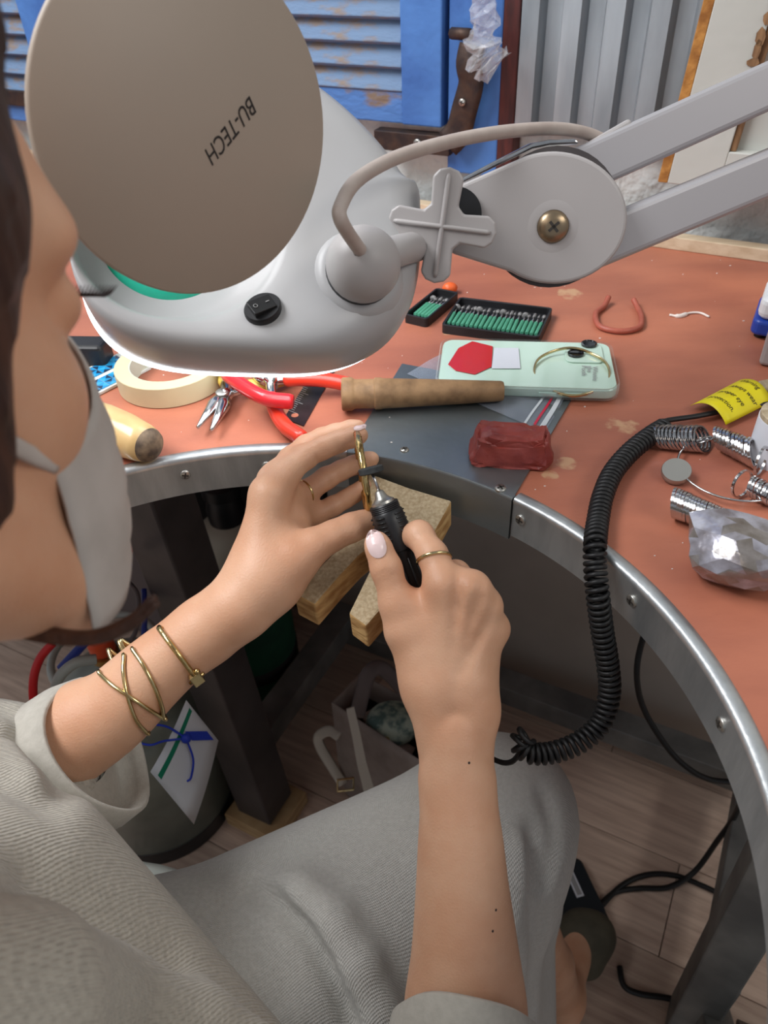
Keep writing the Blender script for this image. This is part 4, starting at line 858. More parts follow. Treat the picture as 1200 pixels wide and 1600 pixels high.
# paper tag tied to the cylinder
q4 = [C(291, 1094, .80), C(341, 1157, .83), C(303, 1288, .83), C(235, 1206, .80)]
tn = nrm(np.cross(q4[1] - q4[0], q4[3] - q4[0])); tn = tn if tn @ ray(290, 1190) < 0 else -tn
ct_ = thing('paper_tag', 'white card with a green stripe and blue ribbon on the gas cylinder', 'card', q4[2])
def qp(u, v, h=0): return q4[0] * (1 - u) * (1 - v) + q4[1] * u * (1 - v) + q4[2] * u * v + q4[3] * (1 - u) * v + tn * (h + .004 * math.sin(math.pi * v))
obj('card', G().grid([[qp(u, v) for v in np.linspace(0, 1, 9)] for u in np.linspace(0, 1, 5)]), 'paper_white', ct_, smooth=True, solid=.0005)
obj('stripe', G().grid([[qp(u, v, .0006) for v in np.linspace(.03, .95, 9)] for u in (.12, .20)]), 'card_green', ct_)
obj('ribbon', G().grid([[qp(u, .28 + .0 * v, .002) + (qp(.75, .1) - qp(.3, .34)) * v for v in np.linspace(0, 1, 5)] for u in (.20, .40)]), 'ribbon_blue', ct_, solid=.0006)
obj('knot', G().ball(qp(.26, .32, .004), .0055, seg=12, rings=8), 'ribbon_blue', ct_, smooth=True)
obj('string', G().tube(spline([qp(.26, .32, .004), C(262, 1136, .79), C(236, 1132, .78), C(214, 1132, .78)], 16), .0012, 6), 'ribbon_blue', ct_, smooth=True)
obj('string', G().tube(spline([qp(.26, .32, .004), C(256, 1158, .79), C(236, 1164, .78), C(214, 1160, .78)], 16), .0012, 6), 'ribbon_blue', ct_, smooth=True)
obj('string', G().tube(spline([qp(.26, .32, .004), qp(.52, .42, .006), qp(.62, .6, .004), qp(.60, .68, .002)], 16), .0012, 6), 'ribbon_blue', ct_, smooth=True)
# cylinders at the back
bt = L(-.62, .69, 0); zt = .30; wb = thing('white_cylinder', 'off white cylinder with a black valve in the dark behind the leg', 'cylinder', bt)
obj('vessel', G().lathe([(.066, 0), (.070, .01), (.070, zt - .06), (.064, zt - .025), (.045, zt - .005), (.026, zt + .01), (.0001, zt + .01)], bt, None, 36, caps=False), 'bottle_white', wb, smooth=True)
obj('valve_body', G().lathe([(.034, zt), (.036, zt + .03), (.030, zt + .06), (.036, zt + .065), (.036, zt + .09), (.02, zt + .1)], bt, None, 24), 'black_plastic', wb, autos=40)
gt = L(-.50, .555, 0); gs = thing('green_cylinder', 'dark green cylinder standing behind the bench frame', 'cylinder', gt)
obj('vessel', G().lathe([(.078, 0), (.084, .01), (.084, .24), (.07, .28), (.03, .30), (.0001, .30)], gt, None, 36, caps=False), 'green_cloth', gs, smooth=True)
obj('band', G().lathe([(.0848, .12), (.0848, .15)], gt, None, 36), 'dark_panel', gs, smooth=True)
# dark clutter box behind the mask
bxp = L(-.80, .62, 0); tag(obj('carton', G().box(np.array([bxp[0], bxp[1], .21]), (T3, N3, Z3), (.07, .05, .21)), 'taupe_dark', bevel=.004), 'brown grey carton in shadow behind the gas cylinder', 'carton')
# handbag
hb = thing('handbag', 'open taupe leather handbag on the floor beyond the knee', 'handbag', B(590, 1200, 0))
zt = .27; tp4 = [B(518, 1098, zt), B(562, 1052, zt), B(720, 1135, zt), B(672, 1200, zt)]; cx_ = sum(tp4) / 4
bt4 = [np.array([*(cx_ + (p - cx_) * 1.0)[:2], .0]) for p in tp4]
def ring4(z, k, infl, n=12):
    P = []; q = [np.array([*(cx_ + (p - cx_) * k)[:2], z]) for p in tp4]
    for i in range(4):
        a, b = q[i], q[(i + 1) % 4]; o = nrm(((a + b) / 2 - cx_) * np.array([1, 1, 0]))
        for t in np.linspace(0, 1, n, endpoint=False): P.append(a * (1 - t) + b * t + o * infl * math.sin(math.pi * t))
    return P
cl = lambda R: R + R[:1]
obj('body', G().grid([cl(ring4(.003, .92, 0)), cl(ring4(.01, .97, .005)), cl(ring4(.12, 1.03, .012)), cl(ring4(zt - .02, 1.0, .004)), cl(ring4(zt, 1.0, 0)), cl(ring4(zt, .95, 0)), cl(ring4(zt - .05, .94, 0))]), 'taupe', hb, smooth=True)
obj('lining', G().grid([cl(ring4(zt - .05, .94, 0)), cl(ring4(.03, .85, 0)), cl(ring4(.02, .02, 0))]), 'bag_inside', hb)
obj('rim_band', G().tube(spline([C(574, 1112, 1.17), C(590, 1140, 1.16), C(610, 1158, 1.15), C(644, 1178, 1.14)], 20), .012, 8, flat=.35, upv=Z3), 'taupe', hb, smooth=True)
obj('clasp', G().ball(C(604, 1156, 1.125), .005, seg=10, rings=7), 'gold_pale', hb, smooth=True)
obj('handle', G().tube(spline([C(558, 1118, 1.12), C(566, 1085, 1.09), C(578, 1050, 1.08), C(600, 1046, 1.09), C(632, 1080, 1.12), C(650, 1110, 1.14)], 30), .011, 8, flat=.35, upv=nrm(-ray(580, 1080))), 'taupe_dark', hb, smooth=True)
obj('pale_strap', G().grid([[C(541 + 12 * u, 1108 - 4 * u, 1.08), C(550 + 13 * u, 1150 - 4 * u, 1.09), C(558 + 14 * u, 1195 - 5 * u, 1.11), C(568 + 16 * u, 1235 - 5 * u, 1.14)] for u in (0, .5, 1)]), 'taupe_light', hb, solid=.003)
st_ = obj('shoulder_strap', G().tube(spline([C(536, 1225, 1.28), C(520, 1200, 1.27), C(503, 1172, 1.26), C(497, 1155, 1.25), C(503, 1146, 1.24), C(516, 1142, 1.22), C(530, 1150, 1.2)], 40), .0085, 8, flat=.25, upv=nrm(-ray(510, 1180))), 'taupe_light', hb, smooth=True)
bkc = C(540, 1226, 1.25); obj('buckle', G().tube([bkc + a * cr * .013 + b * cu * .011 for a, b in ((-1, -1), (1, -.7), (1, 1), (-1, .7))], .0022, 8, closed=True), 'gold_pale', st_)
tag(obj('floral_scarf', G().ball(C(614, 1130, 1.16), (.042, .036, .03), seg=20, rings=12), 'floral', smooth=True), 'pale green floral scarf tucked in the open handbag', 'scarf')
# foot pedal
pdn = B(885, 1400, .03); dx, dy = nrm(B(940, 1425, .03) - B(912, 1365, .03)), None; dy = np.cross(Z3, dx)
pe = thing('foot_pedal', 'black foot pedal with a white label on the floor', 'foot pedal', pdn - Z3 * .03)
obj('base', G().prism(rrect(pdn - Z3 * .03, dx, dy, .055, .05, .012), Z3, .022), 'pedal', pe, bevel=.004, seg=3); obj('treadle', G().prism(rrect(pdn - Z3 * .006, nrm(dx + Z3 * .06), dy, .045, .045, .01), Z3, .012), 'pedal', pe, bevel=.003, seg=3)
lbl = B(898, 1381, .0375); obj('label_plate', G().box(lbl, (dx, dy, Z3), (.020, .006, .0006)), 'paper_white', pe); obj('label_print', G().box(lbl + Z3 * .0006, (dx, dy, Z3), (.017, .0035, .0003)), 'print_grey', pe)
# black cables
def cable(label, pts, r=.0042): return tag(obj('power_cable', G().tube(spline(pts, 60), r, 10), 'black_rubber', smooth=True), label, 'cable', 'black cables under the bench')
cable('black cable curving from the foot pedal up to the right bench leg', [B(930, 1422, .015), B(960, 1395, .006), B(1000, 1388, .006), B(1045, 1386, .006), B(1085, 1362, .02), B(1120, 1315, .08), B(1145, 1280, .14), C(1163, 1240, 1.02), C(1172, 1214, .96)])
cable('black cable arching from the pedal to the foot of the leg', [B(932, 1424, .012), B(970, 1385, .006), B(1010, 1367, .006), B(1055, 1368, .006), B(1100, 1385, .006), B(1135, 1402, .006)])
cable('black cable hanging in a wide loop under the right rim', [C(1025, 950, .86), C(1004, 1000, .88), C(995, 1050, .89), C(1003, 1100, .91), C(1030, 1150, .92), C(1065, 1192, .93), C(1110, 1218, .94), C(1172, 1222, .95)], .0036)
cable('black cable on the floor below the shoe', [B(968, 1510, .006), B(975, 1540, .006), B(1000, 1553, .006), B(1045, 1560, .006), B(1090, 1575, .006), B(1140, 1600, .006)])
# stool
sp_ = np.array([-.30, .19, 0]); stl = thing('stool', 'round white stool under the person', 'stool', sp_)
obj('seat', G().lathe([(.0001, .44), (.188, .44), (.198, .447), (.198, .462), (.188, .47), (.0001, .472)], sp_, None, 48, caps=False), 'stool_white', stl, smooth=True)
for a in (.8, 2.4, 3.9, 5.5): obj('leg', G().tube([sp_ + .12 * np.array([math.cos(a), math.sin(a), 0]) + Z3 * .43, sp_ + .17 * np.array([math.cos(a), math.sin(a), 0])], .012, 12), 'stool_white', stl, smooth=True)
# ------------------------------------------------------------------ the person
PER = np.array([-.30, .19, .46])
person = thing('person', 'person in beige clothes and a face mask polishing a gold bangle', 'person', PER)
pr = []
def cap(a, b, ra, rb, k=.01): pr.append(('cap', a, b, ra, rb, k))
def ell(c, ax, r, k=.01): pr.append(('ell', c, np.array(ax), r, k))
def chain(pts, k=.006, k0=None):
    for i in range(len(pts) - 1): cap(pts[i][0], pts[i + 1][0], pts[i][1], pts[i + 1][1], (k0 if (i == 0 and k0) else k))
# slim core that carries the clothes
hipR, hipL = np.array([-.23, .195, .55]), np.array([-.39, .24, .53]); kneeR, kneeL = C(777, 1271, .72), np.array([-.50, .42, .53])
ankR, ankL = B(872, 1560, .08), np.array([-.52, .40, .09]); neck = np.array([-.215, .125, .985]); shR, shL = np.array([-.135, .000, .90]), np.array([-.355, .185, .95])
cap(np.array([-.29, .17, .56]), np.array([-.25, .13, .88]), .03, .03); cap(shR, shL, .02, .02, .03); cap(np.array([-.245, .135, .9]), neck, .03, .045, .03)
cap(np.array([-.29, .17, .54]), hipR, .03, .02); cap(np.array([-.29, .17, .54]), hipL, .03, .02)
cap(hipR, kneeR, .02, .02); cap(hipL, kneeL, .02, .02); cap(kneeR, ankR + (kneeR - ankR) * .25, .02, .030); cap(ankR + (kneeR - ankR) * .25, ankR, .033, .030); cap(kneeL, ankL, .02, .028)
toeR = B(908, 1458, .05); cap(ankR, toeR, .028, .024, .02); cap(ankR, ankR - Z3 * .045 - nrm(toeR - ankR) * .03, .028, .026, .02); cap(ankL, ankL + N3 * .14 - Z3 * .06, .028, .022, .02)
# right arm
elR = C(724, 1770, .478)
wr_ax = nrm(C(780, 1110, .485) - C(650, 1110, .485))
RA = [(shR, .03), (elR, .038), (C(727, 1600, .478), .0385), (C(727, 1500, .479), .0335), (C(722, 1380, .480), .0283), (C(719, 1300, .481), .0255), (C(713, 1200, .483), .0215), (C(710, 1140, .484), .0200)]
RS = spline([np.r_[p, r] for p, r in RA[1:]], 26); chain([RA[0], (RS[0][:3], RS[0][3])], .003); chain([(q[:3], q[3]) for q in RS], .002)
for s_, r_ in ((-1, .0175), (1, .0175)):
    o = wr_ax * .0085 * s_; WS = spline([np.r_[C(715, 1230, .488) + o * .4, .016], np.r_[C(713, 1180, .487) + o * .7, .0172], np.r_[C(709, 1120, .486) + o, r_], np.r_[C(706, 1075, .486) + o * 1.2, .0175]], 10); chain([(q[:3], q[3]) for q in WS], .002, .012)
ell(C(750, 1112, .487), np.eye(3), (.0095,) * 3, .014)         # ulna head
M1, M2, M3, M4 = C(694, 915, .477), C(736, 922, .475), C(755, 948, .481), C(766, 984, .489)
w0 = C(706, 1085, .490)
for mm, rr0, rr1 in ((M1, .0150, .0105), (M2, .0150, .0098), (M3, .0145, .0090), (M4, .0140, .0086)):
    dn_ = ray(700, 1000) * .0085; cap(w0 + (mm - w0) * .10 + dn_ * .4, mm + dn_ * .55, rr0, rr1, .014)
cap(C(690, 1060, .505), C(705, 965, .508), .020, .019, .02); cap(C(722, 1060, .507), C(735, 990, .512), .018, .015, .02)   # palm side
for mm in (M1, M2, M3, M4): cap(w0 + (mm - w0) * .3 - ray(700, 1000) * .0055, mm + ray(700, 1000) * .0008, .0036, .0072, .009)    # tendons and knuckles
for p_, r_ in ((C(742, 917, .478), .0080), (C(762, 945, .486), .0078), (C(775, 981, .494), .0080)): ell(p_, np.eye(3), (r_,) * 3, .0035)
chain([(M1 + ray(700, 900) * .004, .0100), (C(676, 868, .488), .0093), (C(655, 836, .500), .0090), (C(632, 838, .516), .0078), (C(612, 838, .520), .0068)], .005, .010)
chain([(M2 + ray(740, 920) * .004, .0096), (C(712, 898, .512), .0092), (C(678, 905, .528), .0082), (C(660, 915, .526), .007)], .005, .010)
chain([(M3 + ray(760, 940) * .004, .0090), (C(746, 925, .516), .0088), (C(712, 935, .534), .0078), (C(694, 945, .530), .0068)], .004, .010)
chain([(M4 + ray(770, 980) * .004, .0084), (C(764, 958, .520), .0080), (C(740, 962, .536), .007), (C(722, 968, .533), .0062)], .004, .010)
chain([(C(672, 1062, .492), .0165), (C(634, 985, .489), .0128), (C(621, 945, .488), .0108), (C(603, 887, .487), .0092), (C(591, 855, .487), .0076), (C(588, 847, .488), .0066)], .006, .016)
cap(C(668, 1010, .492), C(660, 950, .492), .010, .008, .016)     # web
# left arm
elL = C(-30, 1250, .54)
LA = [(shL, .03), (elL, .035), (C(110, 1150, .532), .0335), (C(175, 1111, .528), .0285), (C(230, 1060, .525), .0252), (C(275, 1021, .523), .0230), (C(330, 980, .520), .0205), (C(378, 945, .518), .0187)]
LS = spline([np.r_[p, r] for p, r in LA[1:]], 24); chain([LA[0], (LS[0][:3], LS[0][3])], .003); chain([(q[:3], q[3]) for q in LS], .002)
vl = ray(400, 930); cap(C(330, 978, .532), C(392, 932, .535), .0185, .0172, .02); cap(C(378, 945, .518), C(400, 920, .518), .0187, .0175, .015)
wL = C(398, 925, .524); I1, I2, I3, I4 = C(421, 773, .522), C(430, 752, .542), C(446, 783, .556), C(458, 812, .563)
for mm, r0, r1 in ((I1, .0160, .0112), (I2, .0155, .0110), (I3, .015, .0105), (I4, .0145, .0098)): cap(wL + (mm - wL) * .08, mm, r0, r1, .016)
cap(C(430, 880, .530), C(450, 830, .545), .019, .014, .02)
cap(wL + (I1 - wL) * .3 - vl * .006, I1 - vl * .001, .005, .0075, .012)
chain([(I1, .0108), (C(448, 738, .536), .0092), (C(478, 713, .548), .0086), (C(505, 700, .551), .0077), (C(527, 691, .552), .0074), (C(553, 683, .550), .0068), (C(563, 680, .549), .0058)], .004, .010)
chain([(I2, .0105), (C(454, 718, .556), .009), (C(478, 698, .566), .0085), (C(503, 685, .568), .0077), (C(524, 678, .568), .0074), (C(548, 671, .566), .0068), (C(559, 668, .565), .0058)], .003, .010)
chain([(I3, .0098), (C(480, 768, .570), .0088), (C(510, 747, .579), .0084), (C(533, 735, .581), .0075), (C(552, 727, .581), .0072), (C(573, 720, .577), .0066), (C(581, 717, .575), .0056)], .003, .010)
chain([(I4, .009), (C(490, 806, .574), .008), (C(520, 791, .580), .0075), (C(540, 780, .582), .0068), (C(553, 772, .582), .0066), (C(566, 763, .580), .006), (C(571, 759, .579), .0052)], .003, .010)
chain([(C(432, 900, .520), .0165), (C(465, 872, .518), .0140), (C(492, 852, .519), .0112), (C(522, 836, .523), .0095), (C(550, 824, .528), .0092), (C(570, 817, .533), .0080), (C(580, 813, .536), .0066)], .006, .018)
# head
beta = math.radians(14); fd = N3 * math.cos(beta) - Z3 * math.sin(beta); hX = nrm(T3); hU = np.cross(hX, fd); _r = math.radians(9)
hX, hU = hX * math.cos(_r) + hU * math.sin(_r), hU * math.cos(_r) - hX * math.sin(_r)
HA = np.array([hX, fd, hU])
Hc = C(104, 470, .262) - (hX * .037 + fd * .080 - hU * .004)
def H(x, y, z): return Hc + hX * x + fd * y + hU * z
ell(H(0, -.015, .032), HA, (.074, .093, .084), .02); ell(H(0, .032, -.045), HA, (.051, .058, .070), .03)
ell(H(0, .055, .030), HA, (.055, .032, .040), .02)
for s in (-1, 1):
    ell(H(.040 * s, .046, -.030), HA, (.020, .024, .022), .02); ell(H(.034 * s, .066, .018), HA, (.024, .014, .010), .016); ell(H(.033 * s, .072, -.004), HA, (.0145, .0125, .0115), .006)
    cap(H(.055 * s, .0, -.06), H(.03 * s, .055, -.105), .018, .018, .02)
cap(H(0, .078, .005), H(0, .096, -.038), .008, .010, .012); ell(H(0, .085, -.070), HA, (.024, .014, .012), .012); ell(H(0, .070, -.108), HA, (.022, .02, .018), .02)
cap(H(0, -.03, -.05), neck, .052, .052, .03)
CR = []
def crease(p, axis, rad, w, dep): CR.append((np.asarray(p, np.float32), nrm(axis).astype(np.float32), rad, w, dep))
for off in (-.0016, .0010, .0034):
    t = nrm(C(603, 887, .487) - C(588, 847, .488)); crease(C(606, 896, .478) + t * off, t, .009, .0007, .00055)
for off in (-.0022, .0004, .003):
    t = nrm(C(580, 813, .536) - C(522, 836, .523)); crease(C(551, 822, .519) + t * off, t, .009, .0007, .0006)
t = nrm(C(655, 836, .5) - C(676, 868, .488)); crease(C(660, 840, .491), t, .009, .0008, .0005); crease(C(657, 834, .491), t, .008, .0007, .0004)
t = nrm(C(527, 691, .552) - C(478, 713, .548)); crease(C(497, 722, .545), t, .008, .0012, .0012); crease(C(528, 699, .547), t, .007, .001, .0008)
crease(C(513, 752, .572), nrm(C(552, 727, .58) - C(480, 768, .57)), .008, .001, .0009)
crease(C(470, 815, .540), nrm(C(470, 815, .54) - C(480, 790, .54)), .016, .0014, .0012)
vd = nrm(ray(720, 980))
for (ma, mb) in ((M1, M2), (M2, M3), (M3, M4)):
    mid = (ma + mb) / 2; wv_ = nrm(w0 - mid); ac = nrm(np.cross(wv_, vd))
    for t_ in (.0, .012, .026, .040): crease(mid + wv_ * t_ - vd * .009, ac, .018, .0042, (.0016, .0016, .0013, .0008)[int(t_ / .013)])
def mods(X, d):
    for p, a, rad, w, dep in CR:
        if np.abs(X[0] - p).max() > rad + .035: continue
        q = X - p; r2 = (q * q).sum(1); m = r2 < rad * rad
        if m.any(): t_ = q[m] @ a; d[m] += dep * np.exp(-(t_ / w) ** 2) * (1 - r2[m] / rad ** 2)
    return d
VB, QB = surface(pr, .0015, mods)
body = skin_obj('body', VB, QB, 'skin', person, relax=1)
bt_ = BVHTree.FromPolygons([tuple(v) for v in VB], [tuple(q) for q in QB.tolist()])
def bhit(x, y):
    h = hit(bt_, x, y)
    if h is None: return None
    p, n = h; return (p, n if n @ ray(x, y) < 0 else -n)
# nails
def nail(cx, cy, tx, ty, lw, ll):
    """cx, cy centre; tx, ty unit pixel direction to the tip; half width and half length in pixels"""
    g = G(); R = []; c = bhit(cx, cy)
    if c is None: return
    for r in np.linspace(.002, 1, 7):
        ringp = []
        for a in np.linspace(0, 2 * math.pi, 25):
            u, v = math.cos(a) * r, math.sin(a) * r; e = .75; u = np.sign(u) * abs(u) ** e * (1 if u > 0 else .92)
            x, y = cx + tx * u * ll - ty * v * lw, cy + ty * u * ll + tx * v * lw; h = bhit(x, y)
            pl = onplane(x, y, c[0], c[1])
            if h is None or np.linalg.norm(h[0] - pl) > .004: q = pl + (-c[1]) * .0022 * (v * v)
            else: q = h[0]
            ringp.append(q + c[1] * (.0005 + .0007 * (1 - r ** 4)))
        R.append(ringp)
    g.grid(R); obj('fingernail', g, 'nail', person, smooth=True)
nail(588, 851, -.30, -.95, 15, 24); nail(562, 668, .93, -.30, 5, 11)
# hair
V_, Q_ = surface([('ell', H(0, -.036, .036), HA, (.084, .094, .090), .02), ('cap', H(.070, -.012, .03), H(.072, -.045, -.05), .030, .016, .03), ('cap', H(.035, .048, .088), H(.056, .034, .072), .018, .018, .02), ('cap', H(.056, .034, .072), H(.064, .028, .03), .018, .014, .02), ('cap', H(.064, .028, .03), H(.065, .010, -.045), .014, .011, .02), ('cap', H(-.072, -.02, .03), H(-.074, -.05, -.07), .030, .02, .03), ('cap', H(0, -.1, 0), H(0, -.11, -.06), .05, .035, .03)], .003,
    mods=lambda X, d: d + .0012 * np.sin(((X - H(0, 0, 0).astype(np.float32)) @ hX.astype(np.float32)) * 900 + 3 * np.sin(((X - Hc.astype(np.float32)) @ hU.astype(np.float32)) * 40)))
skin_obj('hair', V_, Q_, 'hair', person)
g = G()
for i in range(9):
    j = rng.normal(0, 1, (6, 2)) * [5, 5]; j[:, :] = j.mean(0) + j * .3
    g.tube(spline([C(x + j[k][0], y + j[k][1], d) for k, (x, y, d) in enumerate([(-60, 930, .27), (0, 972, .265), (70, 992, .26), (140, 996, .255), (200, 975, .25), (242, 938, .245)])], 30), np.linspace(.0028, .0009, 30), 7)
obj('hair_lock', g, 'hair_lock', person, smooth=True)
g = G()
for i in range(14):
    a = -.6 + i * .1; b0 = H(.033 + .0135 * math.sin(a), .0855 + .002 * math.cos(a), -.003); g.tube(spline([b0, b0 + hX * .003 * math.sin(a) + fd * .005 - hU * .001, b0 + hX * .006 * math.sin(a) + fd * .009 + hU * .002], 6), [.0006, .0006, .0005, .0004, .0003, .0001], 5)
obj('eyelashes', g, 'lips_lash', person, smooth=True)
g = G()
for s in (1, -1):
    P = [[H(s * (.018 + .034 * u), .0875 - .016 * u * u + .0, .018 + .006 * math.sin(u * 2.6) + w) for w in (-.003, .003)] for u in np.linspace(0, 1, 9)]; g.grid(P)
obj('eyebrows', g, 'lips_lash', person, solid=.003)
# mask
P = []
for b in np.linspace(0, 1, 15):
    row = []
    for a in np.linspace(-1, 1, 31):
        ph_ = a * math.radians(82); pf = .92 + .16 * math.sin(math.pi * b * .8) - .16 * b * b; pleat = .0012 * math.sin(b * 30)
        row.append(H(.0535 * math.sin(ph_), .038 + (.066 * pf + pleat) * math.cos(ph_), -.046 - .068 * b + .030 * math.cos(ph_) ** 4 * (1 - b)))
    P.append(row)
mk = obj('face_mask', G().grid(P), 'mask_white', person, smooth=True, solid=.0012)
for s in (1, -1):
    g = G().tube(spline([H(s * .0535, .047, -.050), H(s * .062, .030, -.038), H(s * .074, .006, -.018), H(s * .084, -.018, .006)], 24), .0017, 8, flat=1.9, upv=hU); obj('ear_loop', g, 'mask_white', mk, smooth=True)
# ------------------------------------------------------------------ clothes
bl_ = []
def bcap(a, b, ra, rb, k=.04): bl_.append(('cap', np.asarray(a), np.asarray(b), ra, rb, k))
bcap((-.265, .165, .79), (-.14, .09, .64), .118, .100); bcap((-.30, .12, .60), (-.28, .09, .86), .13, .11, .05); bcap(shR, shL, .072, .07, .05)
bcap((-.24, .10, .92), (-.225, .12, .955), .085, .062, .04)
bcap(shL, elL + Z3 * .01, .070, .060, .04); bcap(elL + Z3 * .005, C(45, 1222, .535), .060, .046, .03)
bcap(shR, elR, .060, .050, .04); bcap(elR, C(726, 1660, .478), .048, .047, .01)
FOLD = []
def fold(pts, dep, w): FOLD.append((np.array(pts, np.float32), dep, w))
def foldmods(folds):
    def f(X, d):
        for P, dep, w in folds:
            best = None
            if ((X.max(0) < P.min(0) - 3 * w) | (X.min(0) > P.max(0) + 3 * w)).any(): continue
            for a, b in zip(P[:-1], P[1:]):
                ab = b - a; t = np.clip((X - a) @ ab / (ab @ ab), 0, 1); e = (((X - a) - t[:, None] * ab) ** 2).sum(1); best = e if best is None else np.minimum(best, e)
            d = d + dep * np.exp(-best / (w * w))
        return d
    return f
BF = []
def coarse(prims):
    v, q = surface(prims, .01); return BVHTree.FromPolygons([tuple(x) for x in v], [tuple(x) for x in q.tolist()])
def ontree(t, x, y, d):
    h = hit(t, x, y); return h[0] if h is not None else C(x, y, d)
btree = coarse(bl_)
rp1 = [ontree(btree, x, y, d) + nrm(ray(x, y)) * .014 for x, y, d in [(-140, 1575, .36), (0, 1578, .36), (140, 1590, .37), (280, 1630, .4), (400, 1690, .43)]]
for a_, b_, r0_, r1_ in zip(rp1[:-1], rp1[1:], (.036, .036, .034, .030), (.036, .034, .030, .026)): bl_.append(('cap', a_, b_, r0_, r1_, .008))
def bf(pts, dep, w): BF.append((np.array([ontree(btree, *p) for p in pts], np.float32), dep, w))
bf([(0, 1215, .50), (70, 1250, .50), (110, 1210, .50)], .008, .012); bf([(20, 1110, .49), (60, 1180, .48), (130, 1240, .48)], .006, .010); bf([(60, 1085, .49), (110, 1150, .48), (140, 1230, .49)], -.004, .008); bf([(0, 1150, .49), (40, 1160, .49), (90, 1130, .49)], .005, .008)
bf([(60, 1370, .40), (160, 1440, .42), (270, 1500, .44)], .006, .014); bf([(20, 1105, .5), (45, 1160, .5), (100, 1215, .5)], -.006, .009); bf([(0, 1130, .5), (30, 1190, .5), (70, 1225, .5)], -.005, .008)
V_, Q_ = surface(bl_, .0048, foldmods(BF))
shirt = skin_obj('shirt', V_, Q_, 'linen', person, relax=2)
for (x, y) in ((733, 1192), (775, 1422), (770, 1455)):
    p, n = bhit(x, y); obj('mole', G().lathe([(.0008, 0), (.0006, .0002), (.0001, .0004)], p, frame(n), 10, caps=False), 'lips_lash', person, smooth=True)
# rolled cuffs
def cuff(c0, c1, r0, r1, m, nm='sleeve_cuff', fit=None, lean=0):
    ax = nrm(c1 - c0); f = frame(ax); h = np.linalg.norm(c1 - c0); g = G(); R = []
    for (k, rr, o) in ((0, r0 * .96, 0), (0, r0, .002), (.5, (r0 + r1) / 2 + .002, 0), (1, r1, 0), (1, r1 - .003, .0005), (.8, r1 - .005, 0), (.45, r0 - .007, 0)):
        row = []
        for t in np.linspace(0, 2 * math.pi, 49):
            wv = 1 + .02 * math.sin(3 * t + k * 2) + .012 * math.sin(5 * t); dr_ = math.cos(t) * f[0] + math.sin(t) * f[1]; row.append(c0 + ax * (h * k + o + .003 * math.sin(2 * t + 1) - lean * k * (dr_ @ nrm(ray(727, 1600)))) + rr * wv * (math.cos(t) * f[0] + math.sin(t) * f[1]))
        R.append(row)
    if fit is not None: R.append([fit[0] + fit[1] * (math.cos(t) * f[0] + math.sin(t) * f[1]) for t in np.linspace(0, 2 * math.pi, 49)])
    g.grid(R); return obj(nm, g, m, person, smooth=True)
cuff(C(92, 1206, .535), C(160, 1164, .530), .053, .051, 'linen_smooth', fit=(C(112, 1150, .532), .036)); cuff(C(726, 1690, .478), C(727, 1612, .478), .050, .0455, 'linen_smooth', lean=.062)
# skirt
sk = []
def scap(a, b, ra, rb, k=.05): sk.append(('cap', np.asarray(a), np.asarray(b), ra, rb, k))
scap((-.29, .15, .56), hipR, .13, .10); scap((-.29, .15, .56), hipL, .13, .11); scap(hipR, kneeR, .100, .066, .05); scap(hipL, kneeL, .10, .08, .06)
scap(hipR - Z3 * .02 + T3 * .08 - N3 * .07, kneeR - Z3 * .05 - N3 * .05, .10, .055, .06)
scap(kneeR, C(812, 1400, .84), .062, .036, .04); scap(C(812, 1400, .84), C(800, 1700, .93), .038, .050, .04); scap(kneeR - N3 * .05, C(730, 1700, .90), .06, .08, .05); scap(C(862, 1285, .76), C(845, 1345, .80), .024, .016, .03)
scap(kneeL, kneeL - Z3 * .25, .08, .09, .05)
SF = []
stree = coarse(sk)
def sf(pts, dep, w): SF.append((np.array([ontree(stree, *p) for p in pts], np.float32), dep, w))
sf([(392, 1388, .60), (440, 1412, .60), (488, 1457, .60), (526, 1522, .59), (556, 1600, .58)], .020, .008); sf([(470, 1395, .60), (520, 1440, .60), (560, 1510, .59), (592, 1600, .58)], -.014, .020); sf([(360, 1420, .60), (400, 1480, .59), (420, 1560, .57)], .006, .016)
rp2 = [ontree(stree, *p) + nrm(ray(p[0], p[1])) * .006 for p in [(430, 1386, .6), (470, 1404, .6), (512, 1446, .6), (548, 1512, .6), (580, 1590, .6), (596, 1640, .6)]]
for a_, b_, r0_, r1_ in zip(rp2[:-1], rp2[1:], (.006, .011, .015, .017, .018), (.011, .015, .017, .018, .018)): sk.append(('cap', a_, b_, r0_, r1_, .010))
sf([(835, 1300, .72), (838, 1420, .80), (832, 1600, .86)], .010, .010); sf([(812, 1320, .70), (806, 1450, .76), (815, 1600, .83)], -.006, .008); sf([(850, 1240, .74), (868, 1310, .78), (856, 1380, .82)], .008, .007)
V_, Q_ = surface(sk, .005, foldmods(SF))
skin_obj('skirt', V_, Q_, 'twill', person, relax=2)
# shoe
V_, Q_ = surface([('cap', toeR - Z3 * .004, B(925, 1462, .05), .030, .028, .02), ('cap', B(925, 1462, .05), B(915, 1500, .045), .030, .026, .02), ('cap', toeR - Z3 * .01, B(880, 1480, .05), .028, .026, .02)], .003)
skin_obj('shoe', V_, Q_, 'shoe', person)
